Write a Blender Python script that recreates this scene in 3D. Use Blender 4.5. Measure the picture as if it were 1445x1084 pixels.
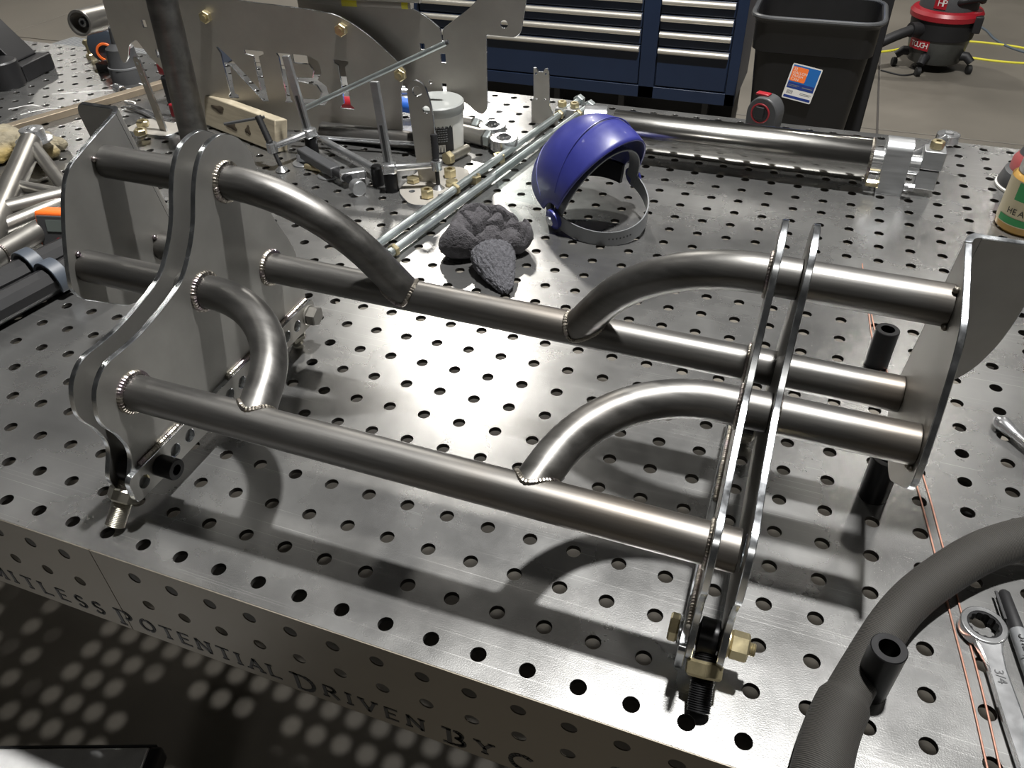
import bpy, math, random
from mathutils import Vector, Matrix
from mathutils import noise as mnoise

random.seed(7)
scene = bpy.context.scene
for o in list(bpy.data.objects):
    bpy.data.objects.remove(o)
COL = scene.collection
S = 0.01                      # everything below is authored in centimetres
PI = math.pi
V = Vector

# ------------------------------------------------------------------ camera
cam_d = bpy.data.cameras.new('camera')
cam = bpy.data.objects.new('camera', cam_d)
COL.objects.link(cam)
right = V((0.93704363, 0.34869879, -0.01893123))
down = V((0.20633172, -0.59657373, -0.77558172))
fwd = V((-0.28173828, 0.7228478, -0.63096323))
m = Matrix((right, -down, -fwd)).transposed().to_4x4()
m.translation = V((33.96577897, -37.98670857, 67.77951231)) * S
cam.matrix_world = m
cam_d.sensor_fit = 'HORIZONTAL'
cam_d.sensor_width = 36.0
cam_d.lens = 36.0 * 1109.4436 / 1445.0
cam_d.clip_start = 0.02
cam_d.clip_end = 60
scene.camera = cam

# ------------------------------------------------------------------ world, lamps, exposure
world = bpy.data.worlds.new('shop_air')
scene.world = world
world.use_nodes = True
wb = world.node_tree.nodes['Background']
wb.inputs[0].default_value = (0.95, 0.93, 0.88, 1)
wb.inputs[1].default_value = 0.028
scene.view_settings.view_transform = 'Standard'
scene.view_settings.look = 'None'
scene.view_settings.gamma = 1
scene.view_settings.use_curve_mapping = False
scene.view_settings.exposure = -0.27


def bay(x, y, z, watts, dia=44, tint=(1, 0.96, 0.89)):
    l = bpy.data.lights.new('high_bay_light', 'AREA')
    l.shape = 'DISK'
    l.size = dia * S
    l.energy = watts
    l.color = tint
    o = bpy.data.objects.new('high_bay_light', l)
    COL.objects.link(o)
    o.location = V((x, y, z)) * S
    return o


bay(62, 108, 500, 780, 22, (1, 0.985, 0.96))          # the bay right above the table
bay(-317, 697, 500, 350)
bay(184, 700, 500, 40)
bay(-1150, 980, 500, 95)            # unseen far bays, added to brighten the back of the table
bay(-500, 1200, 500, 420)
bay(335, 1280, 500, 40)
bay(-420, 120, 500, 25)
bay(520, 150, 500, 45)
bay(80, -420, 500, 14)

# ------------------------------------------------------------------ materials
MATS = {}


def mat(name, color, metal=0.0, rough=0.5, var=0.0, scale=8.0, stretch=(1, 1, 1), bump=0.0, bscale=None,
        tint=None, tint_amt=0.0, rvar=0.0, coat=0.0, spec=None, scratches=0.0, bump_dist=0.001):
    if name in MATS:
        return MATS[name]
    mt = bpy.data.materials.new(name)
    mt.use_nodes = True
    nt = mt.node_tree
    p = nt.nodes['Principled BSDF']
    c = tuple(color) + (1,)
    p.inputs['Base Color'].default_value = c
    p.inputs['Metallic'].default_value = metal
    p.inputs['Roughness'].default_value = rough
    if coat:
        p.inputs['Coat Weight'].default_value = coat
    if spec is not None:
        p.inputs['Specular IOR Level'].default_value = spec
    if var or bump or rvar or tint:
        tc = nt.nodes.new('ShaderNodeTexCoord')
        mp = nt.nodes.new('ShaderNodeMapping')
        mp.inputs['Scale'].default_value = stretch
        nt.links.new(tc.outputs['Object'], mp.inputs[0])
        nz = nt.nodes.new('ShaderNodeTexNoise')
        nz.inputs['Scale'].default_value = scale
        nz.inputs['Detail'].default_value = 6
        nz.inputs['Roughness'].default_value = 0.62
        nt.links.new(mp.outputs[0], nz.inputs[0])
        src = None
        if var:
            r = nt.nodes.new('ShaderNodeValToRGB')
            r.color_ramp.elements[0].position = 0.12
            r.color_ramp.elements[1].position = 0.88
            r.color_ramp.elements[0].color = tuple(max(0, k * (1 - 1.6 * var)) for k in color) + (1,)
            r.color_ramp.elements[1].color = tuple(min(1, k * (1 + 1.6 * var)) for k in color) + (1,)
            nt.links.new(nz.outputs[0], r.inputs[0])
            src = r.outputs[0]
        if tint:
            n2 = nt.nodes.new('ShaderNodeTexNoise')
            n2.inputs['Scale'].default_value = scale * 0.35
            n2.inputs['Detail'].default_value = 3
            nt.links.new(tc.outputs['Object'], n2.inputs[0])
            mr = nt.nodes.new('ShaderNodeMapRange')
            mr.inputs[1].default_value = 0.48
            mr.inputs[2].default_value = 0.7
            mr.inputs[4].default_value = tint_amt
            nt.links.new(n2.outputs[0], mr.inputs[0])
            mx = nt.nodes.new('ShaderNodeMix')
            mx.data_type = 'RGBA'
            nt.links.new(mr.outputs[0], mx.inputs[0])
            if src:
                nt.links.new(src, mx.inputs[6])
            else:
                mx.inputs[6].default_value = c
            mx.inputs[7].default_value = tuple(tint) + (1,)
            src = mx.outputs[2]
        if scratches:
            for k, ang in enumerate((0.5, 1.9, 2.6)):
                ms = nt.nodes.new('ShaderNodeMapping')
                ms.inputs['Rotation'].default_value = (0, 0, ang)
                ms.inputs['Scale'].default_value = (2.2, 700.0, 1)
                ms.inputs['Location'].default_value = (k * 3.1, k, 0)
                nt.links.new(tc.outputs['Object'], ms.inputs[0])
                ns = nt.nodes.new('ShaderNodeTexNoise')
                ns.inputs['Scale'].default_value = 1.0
                ns.inputs['Detail'].default_value = 2
                nt.links.new(ms.outputs[0], ns.inputs[0])
                mr = nt.nodes.new('ShaderNodeMapRange')
                mr.inputs[1].default_value = 0.68
                mr.inputs[2].default_value = 0.74
                mr.inputs[4].default_value = scratches
                nt.links.new(ns.outputs[0], mr.inputs[0])
                mx = nt.nodes.new('ShaderNodeMix')
                mx.data_type = 'RGBA'
                nt.links.new(mr.outputs[0], mx.inputs[0])
                if src:
                    nt.links.new(src, mx.inputs[6])
                else:
                    mx.inputs[6].default_value = c
                mx.inputs[7].default_value = (0.8, 0.8, 0.78, 1)
                src = mx.outputs[2]
        if src:
            nt.links.new(src, p.inputs['Base Color'])
        if rvar:
            mr = nt.nodes.new('ShaderNodeMapRange')
            mr.inputs[1].default_value = 0.1
            mr.inputs[2].default_value = 0.9
            mr.inputs[3].default_value = max(0.03, rough - 1.5 * rvar)
            mr.inputs[4].default_value = min(1, rough + 1.5 * rvar)
            nt.links.new(nz.outputs[0], mr.inputs[0])
            nt.links.new(mr.outputs[0], p.inputs['Roughness'])
        if bump:
            nb = nt.nodes.new('ShaderNodeTexNoise')
            nb.inputs['Scale'].default_value = bscale or scale * 6
            nb.inputs['Detail'].default_value = 5
            nt.links.new(mp.outputs[0], nb.inputs[0])
            b = nt.nodes.new('ShaderNodeBump')
            b.inputs['Strength'].default_value = bump
            b.inputs['Distance'].default_value = bump_dist
            nt.links.new(nb.outputs[0], b.inputs['Height'])
            nt.links.new(b.outputs[0], p.inputs['Normal'])
    MATS[name] = mt
    return mt


def clear_mat(name, tint=(0.93, 0.95, 0.95), amount=0.12):
    mt = bpy.data.materials.new(name)
    mt.use_nodes = True
    nt = mt.node_tree
    nt.nodes.clear()
    out = nt.nodes.new('ShaderNodeOutputMaterial')
    tr = nt.nodes.new('ShaderNodeBsdfTransparent')
    tr.inputs[0].default_value = tuple(tint) + (1,)
    gl = nt.nodes.new('ShaderNodeBsdfGlossy')
    gl.inputs['Roughness'].default_value = 0.12
    fr = nt.nodes.new('ShaderNodeLayerWeight')
    fr.inputs[0].default_value = 0.12
    ad = nt.nodes.new('ShaderNodeMath')
    ad.operation = 'ADD'
    ad.inputs[1].default_value = amount * 0.5
    mx = nt.nodes.new('ShaderNodeMixShader')
    pw = nt.nodes.new('ShaderNodeMath')
    pw.operation = 'POWER'
    pw.inputs[1].default_value = 3.0
    nt.links.new(fr.outputs[1], pw.inputs[0])
    nt.links.new(pw.outputs[0], ad.inputs[0])
    nt.links.new(ad.outputs[0], mx.inputs[0])
    nt.links.new(tr.outputs[0], mx.inputs[1])
    nt.links.new(gl.outputs[0], mx.inputs[2])
    nt.links.new(mx.outputs[0], out.inputs[0])
    return mt


TABLE = mat('table_steel', (0.31, 0.31, 0.305), 0.88, 0.265, 0.16, 5.5, bump=0.25, bscale=700, rvar=0.08, scratches=0.5, bump_dist=0.0004)
APRON = mat('apron_steel', (0.17, 0.152, 0.122), 0.6, 0.5, 0.15, 6, rvar=0.08)
TUBE = mat('mill_tube_steel', (0.135, 0.132, 0.126), 0.9, 0.41, 0.34, 11, (0.30, 4, 4), tint=(0.15, 0.115, 0.08), tint_amt=0.5, rvar=0.10, bump=0.05, bscale=120)
PLATE = mat('laser_plate_steel', (0.31, 0.305, 0.287), 0.70, 0.46, 0.16, 10, tint=(0.30, 0.25, 0.19), tint_amt=0.30, rvar=0.06)
PLATE2 = mat('bumper_plate_steel', (0.38, 0.36, 0.325), 0.6, 0.52, 0.14, 7, rvar=0.06)
EDGE = mat('bright_cut_edge', (0.72, 0.75, 0.79), 1.0, 0.22, 0.18, 60, (1, 1, 1), rvar=0.10)
WELD = mat('weld_metal', (0.40, 0.37, 0.32), 1.0, 0.32, 0.40, 130, tint=(0.30, 0.20, 0.35), tint_amt=0.5, rvar=0.1)
DARK = mat('black_oxide', (0.011, 0.011, 0.012), 0.5, 0.35, 0.3, 20)
BLACKP = mat('black_painted_steel', (0.009, 0.009, 0.010), 0.1, 0.45, 0.3, 14)
GOLD = mat('yellow_zinc', (0.60, 0.52, 0.32), 0.9, 0.33, 0.2, 60, rvar=0.08)
ZINC = mat('zinc_plated_steel', (0.50, 0.55, 0.55), 0.9, 0.33, 0.12, 30, rvar=0.08)
CHROME = mat('chrome', (0.66, 0.67, 0.68), 0.92, 0.22, 0.1, 30, rvar=0.05)
THREAD = mat('stud_thread_steel', (0.42, 0.40, 0.34), 0.95, 0.35, 0.2, 50)
POLISH = mat('polished_stainless', (0.62, 0.61, 0.58), 1.0, 0.17, 0.1, 4, (1, 14, 14), rvar=0.06)
ALU = mat('brushed_aluminium', (0.48, 0.49, 0.50), 0.92, 0.36, 0.12, 14, (1, 10, 10), rvar=0.06)
STAINL = mat('satin_stainless_tube', (0.28, 0.27, 0.25), 0.9, 0.36, 0.10, 12, (1, 1, 1), rvar=0.06)
WIRE = mat('copper_coated_wire', (0.45, 0.24, 0.18), 0.7, 0.42)
CONC = mat('worn_concrete', (0.115, 0.104, 0.086), 0.0, 0.62, 0.28, 1.3, bump=0.15, bscale=30, tint=(0.20, 0.18, 0.15), tint_amt=0.6, rvar=0.12)
GROOVE = mat('joint_dirt', (0.05, 0.045, 0.04), 0, 0.9)
BLUEC = mat('blue_cabinet_paint', (0.008, 0.017, 0.042), 0.0, 0.42, 0.12, 4)
HANDLE = mat('satin_drawer_handle', (0.72, 0.69, 0.62), 0.8, 0.42)
RUBBER = mat('black_rubber', (0.007, 0.007, 0.007), 0, 0.6)
BINP = mat('black_bin_plastic', (0.0055, 0.0055, 0.006), 0, 0.45, 0.25, 12, bump=0.1, bscale=90)
RED = mat('red_plastic', (0.25, 0.008, 0.015), 0, 0.4)
SALMON = mat('faded_red_rubber', (0.27, 0.055, 0.055), 0, 0.55)
GREYP = mat('grey_plastic', (0.042, 0.043, 0.045), 0, 0.5)
MIDGREY = mat('mid_grey_plastic', (0.14, 0.145, 0.15), 0, 0.42)
BLUEV = mat('blue_visor_plastic', (0.024, 0.028, 0.165), 0, 0.40, 0.16, 22, coat=0.08, rvar=0.08, bump=0.05, bscale=200)
ORANGE = mat('orange_plastic', (0.80, 0.14, 0.02), 0, 0.42)
YELLOW = mat('yellow_cable', (0.60, 0.55, 0.04), 0, 0.5)
WHITE = mat('white_plastic', (0.55, 0.55, 0.52), 0, 0.4)
PAPER = mat('label_white', (0.55, 0.54, 0.51), 0, 0.6)
CREAM = mat('cream_label', (0.55, 0.48, 0.31), 0, 0.45)
AMBER = mat('amber_bottle', (0.42, 0.25, 0.07), 0, 0.25, coat=0.4)
GREEN = mat('green_print', (0.02, 0.26, 0.07), 0, 0.5)
INK = mat('black_ink', (0.005, 0.005, 0.006), 0, 0.6)
NAVY = mat('label_navy', (0.01, 0.03, 0.16), 0, 0.5)
LBLUE = mat('label_blue', (0.01, 0.10, 0.32), 0, 0.5)
ORLAB = mat('label_orange', (0.75, 0.16, 0.03), 0, 0.5)
TOWEL = mat('grey_terry_cloth', (0.060, 0.057, 0.062), 0, 0.95, 0.35, 90, bump=1.0, bscale=420, bump_dist=0.003)
TERRY = mat('grey_terry_pile', (0.085, 0.085, 0.095), 0, 0.95, 0.5, 260, bump=1.0, bscale=600, bump_dist=0.004)
WOOD = mat('pine_offcut', (0.31, 0.27, 0.195), 0, 0.65, 0.22, 10, (1, 1, 12), bump=0.1)
BURN = mat('burnt_wood', (0.05, 0.035, 0.02), 0, 0.8)
LEATHER = mat('pale_glove_leather', (0.20, 0.175, 0.12), 0, 0.8, 0.3, 22, tint=(0.22, 0.15, 0.02), tint_amt=0.9, bump=0.3)
FLATBAR = mat('rusty_flat_bar', (0.25, 0.205, 0.15), 0.6, 0.5, 0.25, 9)
MATT = mat('ribbed_floor_mat', (0.28, 0.29, 0.30), 0, 0.7)
CHALK = mat('chalk_line', (0.72, 0.72, 0.70), 0, 0.9)
CLEAR = clear_mat('clear_shield')
BAGM = clear_mat('clear_film', (0.93, 0.93, 0.93), 0.12)


def sleeve_mat():
    mt = bpy.data.materials.new('braided_sleeve')
    mt.use_nodes = True
    nt = mt.node_tree
    p = nt.nodes['Principled BSDF']
    p.inputs['Roughness'].default_value = 0.62
    uv = nt.nodes.new('ShaderNodeUVMap')
    w = nt.nodes.new('ShaderNodeTexWave')
    w.bands_direction = 'DIAGONAL'
    w.inputs['Scale'].default_value = 1.0
    w.inputs['Distortion'].default_value = 0.3
    mp = nt.nodes.new('ShaderNodeMapping')
    mp.inputs['Scale'].default_value = (6.283, 26.0, 1)
    nt.links.new(uv.outputs[0], mp.inputs[0])
    nt.links.new(mp.outputs[0], w.inputs[0])
    r = nt.nodes.new('ShaderNodeValToRGB')
    r.color_ramp.elements[0].color = (0.009, 0.0085, 0.008, 1)
    r.color_ramp.elements[1].color = (0.042, 0.039, 0.034, 1)
    nt.links.new(w.outputs[0], r.inputs[0])
    nt.links.new(r.outputs[0], p.inputs['Base Color'])
    b = nt.nodes.new('ShaderNodeBump')
    b.inputs['Strength'].default_value = 0.7
    b.inputs['Distance'].default_value = 0.0012
    nt.links.new(w.outputs[0], b.inputs['Height'])
    nt.links.new(b.outputs[0], p.inputs['Normal'])
    return mt


SLEEVE = sleeve_mat()


# ------------------------------------------------------------------ mesh helpers (cm)
def frame_of(d, hint=(0, 0, 1)):
    d = V(d).normalized()
    h = V(hint)
    if abs(d.dot(h)) > 0.97:
        h = V((1, 0, 0))
    a = h.cross(d).normalized()
    b = d.cross(a)
    return d, a, b


class MB:
    def __init__(s):
        s.v, s.f, s.uv = [], [], None

    def add(s, vs, fs, M=None):
        n = len(s.v)
        for p in vs:
            p = V(p)
            s.v.append(M @ p if M is not None else p)
        for f in fs:
            s.f.append(tuple(i + n for i in f))
        return s

    def box(s, x0, x1, y0, y1, z0, z1, M=None):
        vs = [(x, y, z) for x in (x0, x1) for y in (y0, y1) for z in (z0, z1)]
        return s.add(vs, [(0, 1, 3, 2), (4, 6, 7, 5), (0, 4, 5, 1), (2, 3, 7, 6), (0, 2, 6, 4), (1, 5, 7, 3)], M)

    def loft(s, rings, cap=True, closed_u=True, closed_v=False):
        n = len(rings[0])
        vs = [p for r in rings for p in r]
        fs = []
        R = len(rings)
        for i in range(R if closed_v else R - 1):
            a, b = i * n, ((i + 1) % R) * n
            for j in range(n if closed_u else n - 1):
                k = (j + 1) % n
                fs.append((a + j, a + k, b + k, b + j))
        if cap and not closed_v and closed_u:
            fs.append(tuple(range(n))[::-1])
            fs.append(tuple((R - 1) * n + j for j in range(n)))
        return s.add(vs, fs)

    def lathe(s, prof, p0=(0, 0, 0), d=(0, 0, 1), n=28, cap=True, sx=1.0, hint=(0, 0, 1)):
        d, a, b = frame_of(d, hint)
        p0 = V(p0)
        rings = [[p0 + d * h + a * (r * sx * math.cos(t)) + b * (r * math.sin(t)) for t in
                  [2 * PI * (k + .5) / n for k in range(n)]] for r, h in prof]
        return s.loft(rings, cap)

    def cyl(s, p0, p1, r0, r1=None, n=28, cap=True):
        p0, p1 = V(p0), V(p1)
        return s.lathe([(r0, 0), (r0 if r1 is None else r1, (p1 - p0).length)], p0, p1 - p0, n, cap)

    def pipe(s, p0, p1, ro, ri, n=28):
        p0, p1 = V(p0), V(p1)
        L = (p1 - p0).length
        c = min(0.08, ro * 0.08)
        s.lathe([(ri, 0), (ro - c, 0), (ro, c), (ro, L - c), (ro - c, L), (ri, L)], p0, p1 - p0, n, False)
        return s.lathe([(ri, L), (ri, 0)], p0, p1 - p0, n, False)

    def hexa(s, p0, p1, r, ri=0.0, n=6):
        p0, p1 = V(p0), V(p1)
        L = (p1 - p0).length
        c = r * 0.12
        if ri:
            d, a, b = frame_of(p1 - p0)
            prof = [(ri, 0, 0), (r - c, 0, 0), (r, c, 0), (r, L - c, 0), (r - c, L, 0), (ri, L, 0)]
            s.lathe([(q[0], q[1]) for q in prof], p0, p1 - p0, 6, False)
            s.lathe([(ri, L), (ri, 0)], p0, p1 - p0, 6, False)
            return s
        return s.lathe([(r - c, 0), (r, c), (r, L - c), (r - c, L)], p0, p1 - p0, 6)

    def thread(s, p0, p1, r, pitch=0.16, n=20):
        p0, p1 = V(p0), V(p1)
        L = (p1 - p0).length
        k = max(2, int(L / pitch))
        prof = [(r * 0.8, 0)]
        for i in range(k):
            prof += [(r * 0.90, (i + .05) * L / k), (r, (i + .5) * L / k)]
        prof += [(r * 0.8, L)]
        return s.lathe(prof, p0, p1 - p0, n)

    def sweep(s, pts, r, n=16, cap=True, closed=False, flat=1.0, up=(0, 0, 1)):
        pts = [V(p) for p in pts]
        N = len(pts)
        rs = r if isinstance(r, (list, tuple)) else [r] * N
        rings = []
        a_prev = None
        for i, p in enumerate(pts):
            if closed:
                t = pts[(i + 1) % N] - pts[i - 1]
            else:
                t = pts[min(i + 1, N - 1)] - pts[max(i - 1, 0)]
            t.normalize()
            if a_prev is None:
                _, a, b = frame_of(t, up)
            else:
                a = (a_prev - t * a_prev.dot(t)).normalized()
                b = t.cross(a)
            a_prev = a
            rings.append([p + a * (rs[i] * math.cos(q)) + b * (rs[i] * flat * math.sin(q)) for q in
                          [2 * PI * k / n for k in range(n)]])
        return s.loft(rings, cap, closed_v=closed)

    def sphere(s, c, r, nu=20, nv=12, sc=(1, 1, 1)):
        c = V(c)
        rings = []
        for i in range(1, nv):
            t = PI * i / nv
            rings.append([c + V((r * sc[0] * math.sin(t) * math.cos(2 * PI * j / nu), r * sc[1] * math.sin(t) * math.sin(2 * PI * j / nu),
                                 -r * sc[2] * math.cos(t))) for j in range(nu)])
        return s.loft(rings, True)

    def prism(s, poly, t0, t1, M=None):
        n = len(poly)
        vs = [(x, y, t0) for x, y in poly] + [(x, y, t1) for x, y in poly]
        fs = [tuple(range(n))[::-1], tuple(range(n, 2 * n))] + [(i, (i + 1) % n, n + (i + 1) % n, n + i) for i in range(n)]
        return s.add(vs, fs, M)


def finish(me, angle=35):
    for p in me.polygons:
        p.use_smooth = True
    me.set_sharp_from_angle(angle=math.radians(angle))


def obj(name, mb, mt, parent=None, loc=None, bevel=0.0, angle=35, off=None):
    """one mesh object; vertices in cm, relative to parent (or to loc when top-level)"""
    me = bpy.data.meshes.new(name)
    o_ = V(off) if off is not None else V((0, 0, 0))
    me.from_pydata([tuple((p - o_) * S) for p in mb.v], [], mb.f)
    me.materials.append(mt)
    me.validate()
    finish(me, angle)
    o = bpy.data.objects.new(name, me)
    COL.objects.link(o)
    if parent:
        o.parent = parent
    if loc is not None:
        o.location = V(loc) * S
    if bevel:
        b = o.modifiers.new('bevel', 'BEVEL')
        b.width = bevel * S
        b.segments = 2
        b.limit_method = 'ANGLE'
        b.angle_limit = math.radians(40)
    return o


def thing(name, label, cat, loc=(0, 0, 0), rotz=0.0, group=None):
    o = bpy.data.objects.new(name, None)
    o.empty_display_size = 0.02
    COL.objects.link(o)
    o.location = V(loc) * S
    o.rotation_euler = (0, 0, rotz)
    o['label'] = label
    o['category'] = cat
    if group:
        o['group'] = group
    return o


def tag(o, label, cat, group=None, kind=None):
    o['label'] = label
    o['category'] = cat
    if group:
        o['group'] = group
    if kind:
        o['kind'] = kind
    return o


def struct(o):
    o['kind'] = 'structure'
    return o


def catmull(pts, k=6, closed=True):
    out = []
    n = len(pts)
    rng = range(n) if closed else range(n - 1)
    for i in rng:
        p0, p1, p2, p3 = [V(pts[j % n]) if closed else V(pts[min(max(j, 0), n - 1)]) for j in (i - 1, i, i + 1, i + 2)]
        for j in range(k):
            t = j / k
            out.append(0.5 * ((2 * p1) + (-p0 + p2) * t + (2 * p0 - 5 * p1 + 4 * p2 - p3) * t * t + (-p0 + 3 * p1 - 3 * p2 + p3) * t ** 3))
    if not closed:
        out.append(V(pts[-1]))
    return [tuple(p) for p in out]


def fillet(pts, rad, k=5):
    """round the corners of a polygon; rad is one radius or one per corner"""
    n = len(pts)
    out = []
    for i in range(n):
        r = rad[i] if isinstance(rad, (list, tuple)) else rad
        a, b, c = V(pts[i - 1]), V(pts[i]), V(pts[(i + 1) % n])
        u, w = (a - b), (c - b)
        r = min(r, u.length * .48, w.length * .48)
        if r <= 0:
            out.append(tuple(b))
            continue
        p, q = b + u.normalized() * r, b + w.normalized() * r
        for j in range(k + 1):
            t = j / k
            out.append(tuple(p * (1 - t) ** 2 + b * 2 * t * (1 - t) + q * t * t))
    return out


def circ(x, y, r, n=20):
    return [(x + r * math.cos(2 * PI * k / n), y + r * math.sin(2 * PI * k / n)) for k in range(n)]


def plate(name, outer, holes, M, t, mt, parent=None, edge=None, off=None, bevel=0.04):
    """flat sheet of thickness t with real cut-outs; outline in the (u, v) plane of M, thickness along w from 0 to t"""
    cu = bpy.data.curves.new(name, 'CURVE')
    cu.dimensions = '2D'
    cu.fill_mode = 'BOTH'
    cu.extrude = max(0.001, t / 2 - bevel)
    cu.bevel_depth = bevel
    cu.bevel_resolution = 0
    cu.offset = -bevel
    for pl in [outer] + list(holes):
        sp = cu.splines.new('POLY')
        sp.points.add(len(pl) - 1)
        for q, p in zip(sp.points, pl):
            q.co = (p[0], p[1], 0, 1)
        sp.use_cyclic_u = True
    tmp = bpy.data.objects.new(name, cu)
    me = bpy.data.meshes.new_from_object(tmp)
    bpy.data.objects.remove(tmp)
    me.name = name
    me.materials.clear()
    me.materials.append(mt)
    me.materials.append(edge or mt)
    for p in me.polygons:
        p.material_index = 1 if abs(p.normal.z) < 0.85 else 0
    o_ = V(off) if off is not None else V((0, 0, 0))
    for v in me.vertices:
        v.co = (M @ (v.co + V((0, 0, t / 2))) - o_) * S
    finish(me, 30)
    o = bpy.data.objects.new(name, me)
    COL.objects.link(o)
    if parent:
        o.parent = parent
    return o


def axes(o, u, v):
    """matrix taking (u, v, w) to space"""
    u, v = V(u).normalized(), V(v).normalized()
    w = u.cross(v).normalized()
    v = w.cross(u)
    return Matrix.Translation(V(o)) @ Matrix((u, v, w)).transposed().to_4x4()


def text(name, s, size, M, mt, parent=None, ext=0.01, align='LEFT', off=None, shear=0.0, spacing=1.0):
    cu = bpy.data.curves.new(name, 'FONT')
    cu.body = s
    cu.size = size
    cu.extrude = ext
    cu.shear = shear
    cu.space_character = spacing
    cu.align_x = align
    cu.resolution_u = 3
    tmp = bpy.data.objects.new(name, cu)
    me = bpy.data.meshes.new_from_object(tmp)
    bpy.data.objects.remove(tmp)
    me.name = name
    me.materials.clear()
    me.materials.append(mt)
    o_ = V(off) if off is not None else V((0, 0, 0))
    for v in me.vertices:
        v.co = (M @ v.co - o_) * S
    o = bpy.data.objects.new(name, me)
    COL.objects.link(o)
    if parent:
        o.parent = parent
    return o


def bead(mb, pts, r, closed=True, n=8, pitch=0.34):
    """scalloped weld bead along a line"""
    pts = [V(p) for p in pts]
    P = pts + ([pts[0]] if closed else [])
    L = sum((P[i + 1] - P[i]).length for i in range(len(P) - 1))
    k = max(8, int(L / (pitch / 5)))
    out, seg, acc = [], 0, 0.0
    for i in range(k if closed else k + 1):
        d = L * i / k
        while seg < len(P) - 2 and acc + (P[seg + 1] - P[seg]).length < d:
            acc += (P[seg + 1] - P[seg]).length
            seg += 1
        l = (P[seg + 1] - P[seg]).length or 1
        out.append(P[seg].lerp(P[seg + 1], min(1, (d - acc) / l)))
    rs = [r * (0.86 + 0.18 * abs(math.sin(PI * L * i / k / pitch)) + random.uniform(-.05, .05)) for i in range(len(out))]
    return mb.sweep(out, rs, n, True, closed)


# ------------------------------------------------------------------ floor
def floor_part():
    root = bpy.data.objects.new('floor', None)
    COL.objects.link(root)
    root['kind'] = 'structure'
    root.location = (0, 0, -0.90)
    obj('joint_bed', MB().box(-1400, 900, -500, 1500, -8, -0.8), GROOVE, root)
    xs = [-1400, -528, 69.2, 900]
    ys = [-500, -160, 400, 1100, 1500]
    for i in range(3):
        for j in range(4):
            obj('concrete_slab', MB().box(xs[i] + .5, xs[i + 1] - .5, ys[j] + .5, ys[j + 1] - .5, -0.8, 0), CONC, root, bevel=0.3)


floor_part()

# ------------------------------------------------------------------ welding table
X0, X1, NY = -48, 20, 30       # hole columns, hole rows, 5 cm pitch
table = thing('welding_table', 'long steel welding table with a grid of round holes and lettered front apron', 'table', (0, 0, -90))


def table_top():
    n = 20
    vs, fs = [], []
    r = 0.80
    t = 0.6
    idx = {}

    def vid(p):
        k = (round(p[0], 3), round(p[1], 3), round(p[2], 3))
        if k not in idx:
            idx[k] = len(vs)
            vs.append(tuple(c * S for c in p))
        return idx[k]
    sq = []
    for k in range(n):
        a = 2 * PI * k / n + PI / 4
        c, s_ = math.cos(a), math.sin(a)
        q = 2.5 / max(abs(c), abs(s_))
        sq.append((q * c, q * s_))
    ci = [(r * math.cos(2 * PI * k / n + PI / 4), r * math.sin(2 * PI * k / n + PI / 4)) for k in range(n)]
    rim = r + 0.02
    cr = [(rim * math.cos(2 * PI * k / n + PI / 4), rim * math.sin(2 * PI * k / n + PI / 4)) for k in range(n)]
    for i in range(X0, X1 + 1):
        for j in range(NY):
            cx, cy = i * 5.0, j * 5.0
            A = [vid((cx + x, cy + y, 0)) for x, y in sq]
            R_ = [vid((cx + x, cy + y, 0)) for x, y in cr]
            B = [vid((cx + x, cy + y, -0.02)) for x, y in ci]
            C = [vid((cx + x, cy + y, -t)) for x, y in ci]
            D = [vid((cx + x, cy + y, -t)) for x, y in sq]
            for k in range(n):
                k2 = (k + 1) % n
                fs.append((A[k], A[k2], R_[k2], R_[k]))
                fs.append((R_[k], R_[k2], B[k2], B[k]))
                fs.append((B[k], B[k2], C[k2], C[k]))
                fs.append((C[k], C[k2], D[k2], D[k]))
    me = bpy.data.meshes.new('perforated_top')
    me.from_pydata(vs, [], fs)
    me.materials.append(TABLE)
    me.materials.append(mat('hole_wall_steel', (.025, .023, .02), 0, .9))  # burnt cut walls, coloured darker still to hold the shade inside the holes
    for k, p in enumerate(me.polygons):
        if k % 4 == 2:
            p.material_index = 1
    finish(me, 30)
    o = bpy.data.objects.new('perforated_top', me)
    COL.objects.link(o)
    o.parent = table
    o.location = (0, 0, 0.90)
    return o


table_top()
XL, XR, YB = X0 * 5 - 2.5, X1 * 5 + 2.5, (NY - 1) * 5 + 2.5
# apron: two sheets meeting at a seam, each with two rows of real holes
MF = axes((0, -2.5, 90), (1, 0, 0), (0, 0, 1))          # u = x, v = z, w = -y
seam = -30.2
for a, b in ((XL, seam - .06), (seam + .06, XR)):
    hs = []
    for i in range(X0, X1 + 1):
        for z in (-2.7, -7.7):
            if a + 1.2 < i * 5 < b - 1.2:
                hs.append(circ(i * 5, z, 0.8, 16))
    plate('front_apron', [(a, -15.1), (b, -15.1), (b, -0.03), (a, -0.03)], hs, MF, 0.14, APRON, table, bevel=.02)
bk = MB().box(XL, XR, YB - .1, YB + .5, -15, -.3).box(XL - .5, XL, -2.6, YB, -15, -.3).box(XR, XR + .5, -2.6, YB, -15, -.3)
obj('rear_apron', bk, APRON, table).location = (0, 0, .90)
obj('added_backing', MB().box(XL, XR, 2.25, 2.75, -15, -.62), mat('shaded_backing', (.07, .065, .058), .3, .7), table).location = (0, 0, .90)  # dark panel added behind the apron so its holes look black inside
for lx, ly in ((-205, 8), (-205, 137), (-100, 137), (90, 8), (90, 137)):
    lg = MB().box(lx - 4, lx + 4, ly - 4, ly + 4, 1.2, 89.3).box(lx - 7, lx + 7, ly - 7, ly + 7, 0, 1.2)
    obj('leg', lg, BLACKP, table, bevel=.2)

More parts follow.
